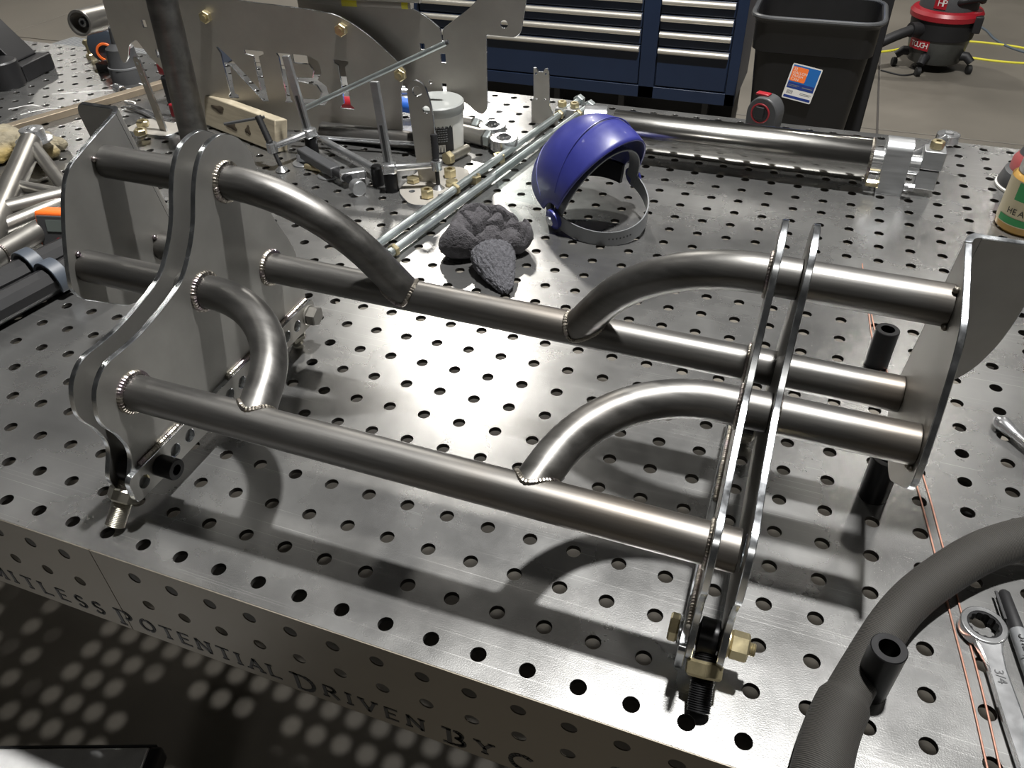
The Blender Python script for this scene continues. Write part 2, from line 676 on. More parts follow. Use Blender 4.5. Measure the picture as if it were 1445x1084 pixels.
# stencilled lettering: small capitals with slab serifs, cut look in black
GLY = {
    'L': (.72, [((0, 0), (0, 1)), ((0, 0), (.62, 0))], [(0, 1)]),
    'I': (.30, [((.05, 0), (.05, 1))], [(.05, 0), (.05, 1)]),
    'M': (1.05, [((0, 0), (.06, 1)), ((.06, 1), (.46, .12)), ((.46, .12), (.86, 1)), ((.86, 1), (.92, 0))], [(0, 0), (.92, 0)]),
    'T': (.86, [((.38, 0), (.38, 1)), ((0, 1), (.76, 1))], [(.38, 0)]),
    'E': (.74, [((0, 0), (0, 1)), ((0, 0), (.6, 0)), ((0, 1), (.6, 1)), ((.12, .52), (.48, .52))], []),
    'N': (.92, [((0, 0), (0, 1)), ((0, 1), (.74, 0)), ((.74, 0), (.74, 1))], [(0, 0), (.74, 1)]),
    'A': (.92, [((0, 0), (.38, 1)), ((.38, 1), (.78, 0)), ((.18, .34), (.6, .34))], [(0, 0), (.78, 0)]),
    'V': (.92, [((0, 1), (.38, 0)), ((.38, 0), (.78, 1))], [(0, 1), (.78, 1)]),
    'Y': (.9, [((0, 1), (.37, .48)), ((.74, 1), (.37, .48)), ((.37, .48), (.37, 0))], [(0, 1), (.74, 1), (.37, 0)]),
}


def arc(cx, cy, rx, ry, a0, a1, k=9):
    return [(cx + rx * math.cos(math.radians(a0 + (a1 - a0) * i / k)), cy + ry * math.sin(math.radians(a0 + (a1 - a0) * i / k))) for i in range(k + 1)]


ARC = {
    'O': (1.02, [arc(.44, .5, .43, .5, 100, 260), arc(.44, .5, .43, .5, -80, 80)], []),
    'C': (.98, [arc(.46, .5, .45, .5, 45, 315, 14)], []),
    'S': (.72, [arc(.31, .75, .27, .25, 30, 270, 9) + arc(.31, .25, .29, .25, 90, -150, 9)], []),
    'P': (.80, [[(0, 0), (0, 1)], arc(.22, .73, .38, .27, 90, -75)], [(0, 0), (0, 1)]),
    'R': (.86, [[(0, 0), (0, 1)], [(0, 1)] + arc(.24, .75, .34, .25, 90, -90) + [(.1, .5)], [(.32, .5), (.70, 0)]], [(0, 0)]),
    'D': (.96, [[(.08, 0), (.08, .92)], [(0, 1)] + arc(.32, .5, .48, .5, 90, -90) + [(.2, 0)]], [(0, 1)]),
    'B': (.84, [[(.08, 0), (.08, 1)], arc(.3, .76, .3, .24, 90, -80), arc(.3, .26, .36, .26, 85, -90) + [(.1, 0)]], [(0, 1), (0, 0)]),
}


def glyph(mb, ch, x, z, h, w=.26):
    """draws one letter, returns its advance"""
    def stroke(p, q):
        p, q = V((x + p[0] * h, z + p[1] * h)), V((x + q[0] * h, z + q[1] * h))
        d = (q - p)
        if d.length < 1e-4:
            return
        d.normalize()
        ww = w if abs(d.y) > .3 else w * .62
        nrm = V((-d.y, d.x)) * ww / 2
        e = d * (w * .2)
        mb.prism([tuple(p - e - nrm), tuple(q + e - nrm), tuple(q + e + nrm), tuple(p - e + nrm)], .0, .04, MF)
    if ch in GLY:
        adv, st, se = GLY[ch]
        for a, b in st:
            stroke(a, b)
    else:
        adv, pl, se = ARC[ch]
        for q in pl:
            for a, b in zip(q, q[1:]):
                stroke(a, b)
    for a in se:
        stroke((a[0] - .15, a[1]), (a[0] + .15, a[1]))
    return adv * h


def word(s, x0, x1, z=-13.8, h=2.15, big=False):
    mb = MB()
    adv = [(GLY.get(c) or ARC.get(c))[0] for c in s]
    tot = sum(adv) + (adv[0] * .35 if big else 0)
    gap = ((x1 - x0) - tot * h) / max(1, len(s) - 1)
    x = x0
    for i, c in enumerate(s):
        hh = h * 1.35 if (big and i == 0) else h
        x += glyph(mb, c, x, z - (0.55 if (big and i == 0) else 0), hh, .52 if hh > h else .43) + gap
    mf = MB()
    mf.v = [v + V((0, -.15, 0)) for v in mb.v]
    mf.f = mb.f
    return obj('stencil_word', mf, INK, table, angle=20)


word('LIMITLESS', -56.2, -33.6)
word('POTENTIAL', -31.2, -8.4, big=True)
word('DRIVEN', -6.6, 9.4, big=True)
word('BY', 11.9, 17.3, big=True)
word('C', 19.0, 22.3, big=True)
# chalk scribbles on the far left of the top
ck = MB()
for pts in ([(-150, 112), (-143, 116), (-134, 121), (-128, 127)],
            [(-136, 104), (-131, 112), (-128, 114), (-124, 113), (-124, 108)], [(-140, 122), (-136, 126), (-131, 124), (-134, 119)],
            [(-146, 98), (-143, 103), (-138, 105)], [(-152, 100), (-149, 104), (-146, 104)]):
    p3 = catmull([(x, y, .02) for x, y in pts], 6, False)
    ck.sweep(p3, .17, 6, flat=.08)
obj('chalk_mark', ck, CHALK, table).location = (0, 0, .90)

# ------------------------------------------------------------------ the welded cradle
# its own axes run along the tubes; it stands a degree off level
A_, B_ = 0.0118, -0.0168
ux = V((1, A_, B_)).normalized()
uy = V((-A_, 1, 0)).normalized()
uz = ux.cross(uy)
F = Matrix((ux, uy, uz)).transposed().to_4x4()
P0 = V((3.3, 20, 1.0))
cradle = thing('welded_suspension_cradle', 'bare steel welded cradle of round tubes between paired curved side plates, standing mid table', 'metal frame', (0, 0, 0))
Mc = F @ Matrix.Translation(P0 * S)
cradle.matrix_world = Mc
RT = 1.95


def cobj(name, mb, mt, bevel=0, parent=None, angle=35):
    return obj(name, mb, mt, parent or cradle, bevel=bevel, off=P0 if parent is None else P0, angle=angle)


TF, TL, TT, TR = (8.05, 14.91), (21.87, 19.13), (29.82, 29.10), (34.08, 15.37)   # front, low, top, rear tube centres (y, z)
XLI, XLO, XRI, XRO = -27.0, -29.9, 33.6, 36.35
TP = 0.62
side = [(3.3, 5.4), (4.8, 8.7), (4.4, 11.6), (3.2, 14.4), (3.4, 16.6), (4.3, 18.5), (6.2, 19.85), (9, 20.0), (11.7, 20.2), (15.9, 21.1), (19.1, 22.2), (21.4, 24.4),
        (23.2, 27.0), (24.7, 30.4), (26.2, 32.7), (28.1, 34.0), (30.7, 34.3), (33.0, 33.3), (34.9, 31.2), (35.6, 28.6), (35.9, 24.6),
        (36.8, 21.2), (38.8, 17.2), (39.9, 13.6), (40.0, 8), (39.8, 5.0), (38.0, 3.6), (30, 3.4), (15, 3.4), (6, 3.3), (4.0, 3.6)]
side = catmull(side, 5)


def MX(x):
    return axes((x, 0, 0), (0, 1, 0), (0, 0, 1))        # u = y, v = z, w = +x


for nm, x, lab in (('inner', XLI - TP, 1), ('outer', XLO - TP, 0), ('inner', XRI, 1), ('outer', XRO, 0)):
    hs = []
    if lab == 0:
        hs = [circ(TF[0], TF[1], 1.6), circ(TR[0], TR[1], 1.6)]
    plate('side_plate', side, hs, MX(x), TP, PLATE, cradle, EDGE, off=P0, bevel=.06)


def straight(name, yz, xa, xb, hollow=True):
    mb = MB()
    n = 44
    mb.pipe((xa, yz[0], yz[1]), (xb, yz[0], yz[1]), RT, RT - .3, n)
    return cobj(name, mb, TUBE)


straight('cross_tube', TF, XLO - TP, XRO - .35)
straight('cross_tube', TR, XLO - TP, XRO + .1)
FLX, FRX = -43.9, 49.2
for yz in (TT, TL, TR):
    straight('stub_tube', yz, FLX, XLO - TP)
    straight('stub_tube', yz, XRO + TP, FRX)
for yz in (TT, TL):
    straight('spacer_tube', yz, XLO, XLI - TP)
    straight('spacer_tube', yz, XRI + TP, XRO)


def bent(start_x, sgn, src, dst, theta, R, s0):
    """tube leaving a side plate along +-x and bending over to land on the cross tube dst"""
    src3, dst3 = V((0,) + src), V((0,) + dst)
    e = (dst3 - src3)
    D = e.length
    e.normalize()
    pts = []
    x = 0.0
    off = 0.0
    pts.append((0, 0))
    pts.append((s0 * .5, 0))
    th = math.radians(theta)
    for k in range(17):
        a = th * k / 16
        pts.append((s0 + R * math.sin(a), R * (1 - math.cos(a))))
    x1, o1 = pts[-1]
    L = (D - o1) / math.sin(th)
    for k in range(1, 6):
        pts.append((x1 + L * k / 5 * math.cos(th), o1 + L * k / 5 * math.sin(th)))
    P = [V((start_x + sgn * a, 0, 0)) + src3 + e * b for a, b in pts]
    # trim the last straight run where it meets the cross tube, with a fitted (fish-mouth) end
    d = (P[-1] - P[-2]).normalized()
    n = 40
    u = V((1, 0, 0))
    base = P[-6]
    _, a, b = frame_of(d)
    # reference frame carried along the sweep
    rings = []
    ap = None
    for i in range(len(P) - 5):
        t = (P[min(i + 1, len(P) - 1)] - P[max(i - 1, 0)]).normalized()
        if i == 0:
            t = V((sgn, 0, 0))
        if ap is None:
            _, aa, bb = frame_of(t)
        else:
            aa = (ap - t * ap.dot(t)).normalized()
            bb = t.cross(aa)
        ap = aa
        rings.append([P[i] + aa * RT * math.cos(q) + bb * RT * math.sin(q) for q in [2 * PI * k / n for k in range(n)]])
    aa = (ap - d * ap.dot(d)).normalized()
    bb = d.cross(aa)
    A = dst3
    last = []
    svals = []
    for k in range(n):
        q = 2 * PI * k / n
        q0 = base + aa * RT * math.cos(q) + bb * RT * math.sin(q)
        w0 = (q0 - A)
        w0 = w0 - u * w0.dot(u)
        dv = d - u * d.dot(u)
        a2, b2, c2 = dv.dot(dv), 2 * w0.dot(dv), w0.dot(w0) - RT * RT
        disc = max(0, b2 * b2 - 4 * a2 * c2)
        s_ = (-b2 - math.sqrt(disc)) / (2 * a2)
        svals.append((q0, s_))
    sv = [t_[1] for t_ in svals]
    for _ in range(5):
        sv = [(sv[k - 1] + 2 * sv[k] + sv[(k + 1) % n]) / 4 for k in range(n)]
    last = [svals[k][0] + d * (sv[k] + .12) for k in range(n)]
    for f_ in (.5, 1):
        rings.append([rings[len(P) - 6][k].lerp(last[k], f_) for k in range(n)])
    mb = MB().loft(rings, False)
    cobj('bent_tube', mb, TUBE)
    wb_ = MB()
    bead(wb_, [p - d * .1 for p in last], .30)
    cobj('weld_bead', wb_, WELD)


bent(XLI, 1, TT, TR, 59, 18.5, 0.6)
bent(XRI, -1, TT, TR, 59, 18.5, 0.4)
bent(XLI, 1, TL, TF, 77, 13.0, 1.0)
bent(XRI, -1, TL, TF, 74, 14.6, 1.6)


def ring_bead(x, yz, a0=0, a1=360, r=.38):
    mb = MB()
    pts = [V((x, yz[0] + (RT + .12) * math.cos(math.radians(a0 + (a1 - a0) * k / 40)), yz[1] + (RT + .12) * math.sin(math.radians(a0 + (a1 - a0) * k / 40)))) for k in range(41)]
    if a1 - a0 == 360:
        pts = pts[:-1]
    bead(mb, pts, r, a1 - a0 == 360)
    cobj('weld_bead', mb, WELD)


for yz in (TF, TL, TT, TR):
    ring_bead(XLI + .1, yz, 20 if yz != TF else 0, 290 if yz != TF else 360)
    ring_bead(XRI - .1, yz, 0, 360, .24)
ring_bead(XRO + TP + .05, TL, 60, 300, .2)
# short tacks at the end flanges
tk = MB()
for x, yz, angs in ((FLX, TT, (150,)), (FLX, TL, (110,)), (FLX, TR, (120,)), (FRX, TT, (110, 215)), (FRX, TL, (225, 250))):
    for a in angs:
        a = math.radians(a)
        sgn = 1 if x < 0 else -1
        tk = MB().sphere((x + sgn * .15, yz[0] + 2.15 * math.cos(a), yz[1] + 2.15 * math.sin(a)), .33, 10, 8)
        cobj('weld_tack', tk, WELD)

# end flanges: bent sheet, lip folded outward along the rear edge
fl_o = [(33.4, 33.7), (28.7, 32.2), (24.3, 30.6), (22.6, 28.4), (20.7, 24.3), (19.2, 20.0), (18.6, 17.6), (19.4, 15.8), (25.2, 11.2), (27, 10.7),
        (35.4, 10.6), (37.4, 11.6), (37.6, 13.4)]
fl_o = fillet(fl_o, [.3, 2, 1.6, 1.6, 2, 2, 1, 1.2, 1, 1, 1.2, 1.0, .3])
TFL = .62
for x, sgn in ((FLX, -1), (FRX, 1)):
    RB, T_ = 1.35, TFL
    plate('end_flange', [(u_ - (RB if (k_ < 6 or k_ > len(fl_o) - 10) and False else 0), v_) for k_, (u_, v_) in enumerate(fl_o)], [],
          MX(x - TFL if sgn < 0 else x), TFL, PLATE, cradle, EDGE, off=P0, bevel=.07)
    o_ = V((sgn, 0, 0))
    dl = V((0, 4.2, -20.3)).normalized()                 # down the bend line
    rr_ = V((0, -dl.z, dl.y))                            # towards the rear, square to the bend
    top = V((x, 33.4, 33.7)) + rr_ * RB                  # outermost corner of the bend, at its top end
    cen = top + o_ * RB - rr_ * RB
    # rounded bend
    mb = MB()
    prof = []
    for k in range(9):
        a = PI / 2 * k / 8
        prof.append(-o_ * math.cos(a) + rr_ * math.sin(a))
    ring = [cen + p * RB for p in prof] + [cen + p * (RB - T_) for p in reversed(prof)]
    ringb = [p + dl * 20.6 for p in ring]
    mb.loft([ring, ringb])
    cobj('bend', mb, PLATE)
    ec = MB().loft([[p - dl * .06 for p in ring], [p + dl * .02 for p in ring]])
    cobj('bend_edge', ec, EDGE)
    lip = [(0, 0), (5.0, 0), (5.8, 1.2), (6.2, 8.0), (5.9, 12.5), (5.1, 16.2), (3.9, 18.6), (2.1, 19.6), (0, 20.6)]
    lip = fillet(lip, [.05, 1.0, .6, 2, 2, 1.5, 1.5, 1, .1])
    Ml = axes(cen + rr_ * (RB - (T_ if sgn < 0 else 0)), o_, -dl)
    plate('flange_lip', [(a, -b) for a, b in lip], [], Ml, T_, PLATE, cradle, EDGE, off=P0, bevel=.07)

# lower strips welded to the plates, with a row of holes, and their fasteners
for x0, sgn in ((XLI, 1), (XRI, -1)):
    hs = [circ(y, 5.0, .78, 18) for y in [4.5 + 2.62 * k for k in range(14)]]
    out = fillet([(2.6, 3.2), (40.6, 3.2), (40.6, 6.9), (2.6, 6.9)], 1.0)
    plate('adjuster_strip', out, hs, MX(x0 + .02 if sgn > 0 else x0 - .72), .7, PLATE, cradle, EDGE, off=P0, bevel=.05)
    wbm = MB()
    bead(wbm, [(x0 + sgn * .22, 5, 7.0), (x0 + sgn * .22, 17.0, 7.0)], .3, False)
    cobj('weld_bead', wbm, WELD)
    wbm = MB()
    bead(wbm, [(x0 + sgn * .22, 21, 7.0), (x0 + sgn * .22, 39.6, 7.0)], .3, False)
    cobj('weld_bead', wbm, WELD)
# left front fasteners
cobj('socket_bolt', MB().pipe((XLI + .7, 7.1, 5.1), (XLI + 3.0, 7.1, 5.1), 1.25, .62).cyl((XLI + .7, 7.1, 5.1), (XLI + 2.2, 7.1, 5.1), .7), DARK)
cobj('washer', MB().pipe((XLI + .7, 38.9, 5.0), (XLI + .95, 38.9, 5.0), 1.5, .5), PLATE)
cobj('hex_bolt', MB().hexa((XLI + .95, 38.9, 5.0), (XLI + 2.3, 38.9, 5.0), 1.45), STAINL)


def foot(xc, sgn):
    """rod end held between the two plates; its threaded stud stands on the table"""
    yc, zc = 5.7, 5.2
    ztab = 0.0 - (xc * B_)      # table level in the cradle's own frame
    rb = MB().lathe([(.9, -1.0), (1.7, -.8), (1.7, .8), (.9, 1.0)], (xc, yc, zc), (1, 0, 0), 24)
    cobj('rod_end', rb, DARK)
    cobj('pivot_ball', MB().lathe([(.95, -1.15), (1.15, -.6), (1.2, 0), (1.15, .6), (.95, 1.15)], (xc, yc, zc), (1, 0, 0), 20), CHROME)
    tip = V((xc + .5 * sgn, 1.0 if sgn < 0 else .5, ztab + .72))
    d = (V((xc, yc, zc)) - tip).normalized()
    cobj('threaded_stud', MB().thread(tip, V((xc, yc, zc)) - d * 1.4, 1.08, .19), THREAD if sgn < 0 else DARK)
    nut_c = tip + d * 3.7
    cobj('jam_nut', MB().hexa(nut_c - d * .75, nut_c + d * .75, 1.8), GOLD if sgn > 0 else THREAD)
    a, b = (XLO - TP, XLI + .7) if sgn < 0 else (XRI - .7, XRO + TP)
    cobj('pivot_bolt', MB().cyl((a, yc, zc), (b, yc, zc), .62), GOLD)
    cobj('washer', MB().pipe((a - .3, yc, zc), (a, yc, zc), 1.35, .6), EDGE)
    if sgn > 0:
        cobj('washer', MB().pipe((b, yc, zc), (b + .25, yc, zc), 1.35, .6), GOLD)
        cobj('lock_nut', MB().hexa((b + .25, yc, zc), (b + 1.9, yc, zc), 1.3), GOLD)
        cobj('bolt_end', MB().thread((b + 1.9, yc, zc), (b + 2.5, yc, zc), .62), GOLD)
        cobj('bolt_head', MB().hexa((a - 1.2, yc, zc), (a - .3, yc, zc), 1.3), GOLD)
    else:
        cobj('bolt_head', MB().lathe([(1.0, 0), (1.15, .2), (.9, .6)], (a - .3, yc, zc), (-1, 0, 0), 20), CHROME)


foot((XLI - TP + XLO) / 2, -1)
foot((XRI + TP + XRO) / 2, 1)
for xc in ((XLI - TP + XLO) / 2, (XRI + TP + XRO) / 2):
    ztab = -(xc * B_)
    cobj('rear_rod_end', MB().lathe([(.9, -.9), (1.6, -.8), (1.6, .8), (.9, .9)], (xc, 37.2, 4.8), (1, 0, 0), 24), DARK)
    cobj('threaded_stud', MB().thread((xc, 38.4, ztab + .35), (xc, 37.4, 4.0), .9, .17), THREAD)
    cobj('jam_nut', MB().hexa((xc, 38.2, ztab + 1.5), (xc, 38.0, ztab + 2.5), 1.7), THREAD)

# ------------------------------------------------------------------ black spacers standing on the table
sp = [((50.0, 60.2), 6.0, 1.55, 'black steel spacer tube standing upright beyond the tubes of the cradle'),
      ((50.0, 34.3), 6.0, 1.6, 'black steel spacer tube standing under the right end flange'),
      ((50.1, 8.9), 6.6, 1.55, 'black steel spacer tube standing beside the black braided hose')]
for (x, y), h, r, lb in sp:
    o = obj('spacer_tube', MB().pipe((0, 0, 0), (0, 0, h), r, .9, 32), DARK, None, (x, y, 0.0))
    tag(o, lb, 'spacer', 'black spacer tubes')

# ------------------------------------------------------------------ copper coated filler wires
w1 = [(59.7, 3), (58.6, 12), (57.4, 20), (56.3, 27.5), (54.8, 37), (52.3, 50), (49.7, 64), (48.4, 78), (47.5, 88)]
w2 = [(60.7, 3.2), (59.7, 12), (58.4, 20.8), (57.1, 29), (55.7, 38), (53.3, 50), (50.6, 63), (49.3, 72), (48.0, 84)]
for pts, lb in ((w1, 'thin copper coated wire on the table, the left one of the pair by the wrench'),
                (w2, 'thin copper coated wire on the table, the one next to the ratcheting wrench')):
    z = .12
    o = obj('filler_wire', MB().sweep(catmull([(x - 55, y - 40, z) for x, y in pts], 6, False), .1, 8), WIRE, None, (55, 40, 0))
    tag(o, lb, 'wire', 'pair of copper wires')

# ------------------------------------------------------------------ braided hose sleeve
hp = [(45.2, -16, -12), (45.6, -9, -1.5), (45.9, -3.5, 1.7), (46.9, 3, 1.7), (49.2, 9.8, 1.8), (52.4, 17.2, 2.0), (56.5, 23, 2.4), (61.5, 28, 3.0), (68, 31.6, 3.6), (78, 35, 3.4), (92, 37, 3.2)]
hp = [V(p) for p in catmull(hp, 8, False)]
rad = []
for i, p in enumerate(hp):
    f_ = i / (len(hp) - 1)
    rad.append(2.05 + .45 * math.sin(f_ * 9 + 1.2) * .3 + (0.35 if f_ < .35 else 0))
hmb = MB().sweep([p - V((50, 10, 0)) for p in hp], rad, 28, True, flat=.78, up=(0, 0, 1))
ho = obj('braided_hose', hmb, SLEEVE, None, (50, 10, 0), angle=60)
tag(ho, 'thick black braided hose sleeve draped across the front right of the table', 'hose')
uvl = ho.data.uv_layers.new(name='UVMap')
nr = 28
for poly in ho.data.polygons:
    us = []
    for li, vi in zip(poly.loop_indices, poly.vertices):
        us.append((li, (vi % nr) / nr, (vi // nr) / 8.0))
    mxu = max(u for _, u, _ in us)
    for li, u, v in us:
        if mxu > .9 and u < .1:
            u = 1.0
        uvl.data[li].uv = (u, v)

# ------------------------------------------------------------------ ratcheting wrench, marker
wr = thing('ratcheting_wrench', 'chrome ratcheting combination wrench at the right edge beside the marker', 'wrench', (60, 18.7, 0))
obj('ratchet_head', MB().pipe((0, 0, .15), (0, 0, 1.35), 2.1, 1.55, 36), CHROME, wr, bevel=.06)
tw = MB()
rg = []
for k in range(48):
    a = 2 * PI * k / 48
    rr = 1.22 + .16 * abs(math.sin(a * 6))
    rg.append((rr * math.cos(a), rr * math.sin(a)))
for z0, z1 in ((.25, 1.25),):
    outer = [(1.56 * math.cos(2 * PI * k / 48), 1.56 * math.sin(2 * PI * k / 48)) for k in range(48)]
    tw.loft([[V((x, y, z0)) for x, y in outer], [V((x, y, z1)) for x, y in outer], [V((x, y, z1)) for x, y in rg], [V((x, y, z0)) for x, y in rg]], False, closed_v=True)
obj('twelve_point_insert', tw, DARK, wr)
hd = MB()
rings = []
dv = V((2.6, -13.2, 0)).normalized()
nv = V((-dv.y, dv.x, 0))
for s_, w_, h0, h1 in ((1.6, 1.25, .3, 1.2), (2.8, 1.0, .35, 1.1), (4.5, .85, .35, 1.0), (8, .95, .3, .9), (13, 1.0, .3, .9), (18, 1.0, .3, .95), (20.5, 1.4, .3, 1.2)):
    c = dv * s_
    rings.append([c + nv * w_ + V((0, 0, h0 + .15)), c + nv * w_ + V((0, 0, h1 - .15)), c + nv * (w_ - .2) + V((0, 0, h1)), c - nv * (w_ - .2) + V((0, 0, h1)),
                  c - nv * w_ + V((0, 0, h1 - .15)), c - nv * w_ + V((0, 0, h0 + .15)), c - nv * (w_ - .2) + V((0, 0, h0)), c + nv * (w_ - .2) + V((0, 0, h0))])
hd.loft(rings)
obj('handle', hd, CHROME, wr)
text('size_mark', '3/4', 1.15, axes(dv * 4.6 + nv * -.38 + V((0, 0, 1.02)), dv, V((0, 0, 1)).cross(dv)), GREYP, wr, .01)

mk = thing('marker_pen', 'grey permanent marker with a black cap lying right of the wrench', 'marker', (62.3, 24.0, 0), 0)
d = V((1.9, -11, 0)).normalized()
obj('cap', MB().lathe([(.35, 0), (.55, .3), (.68, 4.6)], (0, 0, .72), d, 20), INK, mk)
obj('barrel', MB().lathe([(.70, 4.6), (.72, 5), (.72, 12.4), (.5, 13.2)], (0, 0, .72), d, 20), MIDGREY, mk)
obj('clip', MB().box(-.12, .12, .3, 3.6, -.08, .08, axes((-.8, -.1, .9), V((0, 0, 1)).cross(-d), d)), INK, mk)
text('brand_script', 'Sharpie', 1.35, axes(d * 5.4 + V((0, 0, 1.46)) + V((0, 0, 1)).cross(d) * -.4, d, V((0, 0, 1)).cross(d)), INK, mk, .01, shear=.3)

sn = thing('spoon_end_tool', 'bright steel tool with spoon shaped tip at the right edge of the table', 'hand tool', (64.4, 51.6, 0))
d = V((2.6, -3.6, 0)).normalized()
obj('tip', MB().lathe([(.2, -.8), (.75, -.3), (.95, .5), (.8, 1.6), (.6, 2.6)], (0, 0, .95), d, 20, sx=1.1), CHROME, sn)
obj('shank', MB().lathe([(.6, 2.6), (.5, 5), (.62, 12)], (0, 0, .95), d, 16), CHROME, sn)

# ------------------------------------------------------------------ crumpled towel
def towel():
    o_c = V((-13, 72, 0))
    def height(x, y):
        p = V((x * .16, y * .16, 1.7))
        w = V((mnoise.noise(p * 1.3), mnoise.noise(p * 1.3 + V((5, 2, 1))), 0)) * .9
        n1_ = mnoise.noise(V((x * .21 + w.x, y * .12 + w.y, 2.2)))
        n2_ = mnoise.noise(V((x * .13 - w.y + 4, y * .26 + w.x, 7.1)))
        h = 5.2 + .14 * y + 2.6 * mnoise.noise(p * 1.1 + V((3, 3, 3))) + 1.2 * abs(n1_) * 2
        for n_ in (n1_, n2_):
            h -= 2.3 * max(0, 1 - abs(n_) / .07)
        return h
    mb = MB()
    rings = []
    NA, NR = 96, 40
    for i in range(NR, 0, -1):
        q = i / NR
        ring = []
        for k in range(NA):
            a = 2 * PI * k / NA
            R0 = 6.6 + 1.1 * math.sin(2 * a + .6) + .8 * math.sin(3 * a + 2.0) + .5 * math.sin(5 * a)
            lat = math.sin(min(1, q * 1.05) * PI / 2) * (1 if q < .93 else 1 - (q - .93) * 1.6)
            x, y = R0 * lat * math.cos(a), R0 * lat * math.sin(a)
            prof_ = max(0.0, 1 - q ** 3.2) ** .62
            ring.append(V((x, y, .12 + max(.0, height(x, y)) * prof_)))
        rings.append(ring)
    mb.loft(rings, True)
    o = obj('crumpled_towel', mb, TOWEL, None, (-13.6, 73.2, 0), angle=180)
    o_c = V((-13.6, 73.2, 0))
    sb = o.modifiers.new('sub', 'SUBSURF')
    sb.levels = sb.render_levels = 1
    tx2 = bpy.data.textures.new('fuzz', 'CLOUDS')
    tx2.noise_scale = .004
    d2 = o.modifiers.new('fuzz', 'DISPLACE')
    d2.texture = tx2
    d2.strength = .0022
    tag(o, 'crumpled dark grey terry towel lying on the table near the blue face shield', 'towel')
    # turned-over corner with its pile side up
    fl = MB()
    rings = []
    prof = [(-11.0, 69.6, 4.0, 3.0), (-10.4, 68.2, 5.0, 3.7), (-9.6, 66.6, 4.9, 3.8), (-8.4, 64.8, 4.0, 3.4), (-7.0, 63.0, 2.8, 2.5), (-5.7, 61.3, 1.8, 1.5), (-4.9, 60.3, .9, .7)]
    for x, y, h, w_ in prof:
        ring = []
        for k in range(20):
            a = 2 * PI * k / 20
            ring.append(V((x, y, h * .5)) + V((.85, .5, 0)) * (w_ * math.cos(a)) + V((0, 0, 1)) * (h * .5 * math.sin(a)) - o_c)
        rings.append(ring)
    fl.loft(rings)
    f_ = obj('folded_corner', fl, TERRY, o, angle=180)
    ss = f_.modifiers.new('sub', 'SUBSURF')
    ss.levels = ss.render_levels = 3
    d3 = f_.modifiers.new('fuzz', 'DISPLACE')
    tx3 = bpy.data.textures.new('pile', 'CLOUDS')
    tx3.noise_scale = .0045
    d3.texture = tx3
    d3.strength = .008


towel()

# ------------------------------------------------------------------ face shield
fs_ = thing('face_shield', 'blue crowned grinding face shield with clear visor and grey headband, lying on its back', 'face shield', (0.9, 90, 0))
n1 = V((-.79, .62, 0))
ee = V((.61, .77, .2))
cc = V((0, 0, 4.0))
zz = V((0, 0, 1))


def lune(th, ph, A=8.9, B=14.2):
    return cc + ee * A * math.cos(th) + (n1 * math.cos(ph) + zz * math.sin(ph)) * B * (.15 + .85 * math.sin(th) ** .9)


def shell(name, fun, nu, nv, thick, mt, parent, angle=60):
    pts = [[fun(i / nu, j / nv) for j in range(nv + 1)] for i in range(nu + 1)]
    mb = MB().loft(pts, False, closed_u=False)
    o = obj(name, mb, mt, parent, angle=angle)
    sd = o.modifiers.new('solid', 'SOLIDIFY')
    sd.thickness = thick * S
    sd.offset = 0
    return o


def crown(u, v):
    th = math.radians(3 + 174 * u)
    ph = math.radians(14 + 104 * v)
    b = 14.0 + (0.55 if v < .10 else 0) - (1.6 * max(0, v - .62))
    return lune(th, ph, 9.0, b)


shell('crown', crown, 40, 28, .28, BLUEV, fs_)
for phd in (34, 92):
    r_ = MB().sweep([lune(math.radians(t), math.radians(phd), 9.1, 14.2) for t in range(12, 170, 4)], .12, 8)
    obj('crown_ridge', r_, BLUEV, fs_)


def visor_f(u, v):
    th = math.radians(8 + 164 * u)
    p = lune(th, math.radians(16), 9.6, 14.2)
    p = p + n1 * (13.0 * v) - zz * (3.5 * v)
    p = p - V((1, -1, 0)) * 0
    p.z = max(p.z, .15)
    return p


shell('clear_visor', visor_f, 30, 10, .08, CLEAR, fs_)


def strap(pts, w_, t, name, mt, up=(0, 0, 1)):
    mb = MB()
    pts = [V(p) for p in pts]
    rings = []
    for i, p in enumerate(pts):
        t_ = (pts[min(i + 1, len(pts) - 1)] - pts[max(0, i - 1)]).normalized()
        u_ = up(i) if callable(up) else V(up)
        u_ = (u_ - t_ * u_.dot(t_)).normalized()
        s_ = t_.cross(u_)
        w2 = w_(i) if callable(w_) else w_
        rings.append([p + u_ * w2 / 2 + s_ * t / 2, p - u_ * w2 / 2 + s_ * t / 2, p - u_ * w2 / 2 - s_ * t / 2, p + u_ * w2 / 2 - s_ * t / 2])
    mb.loft(rings)
    return obj(name, mb, mt, fs_, angle=40)


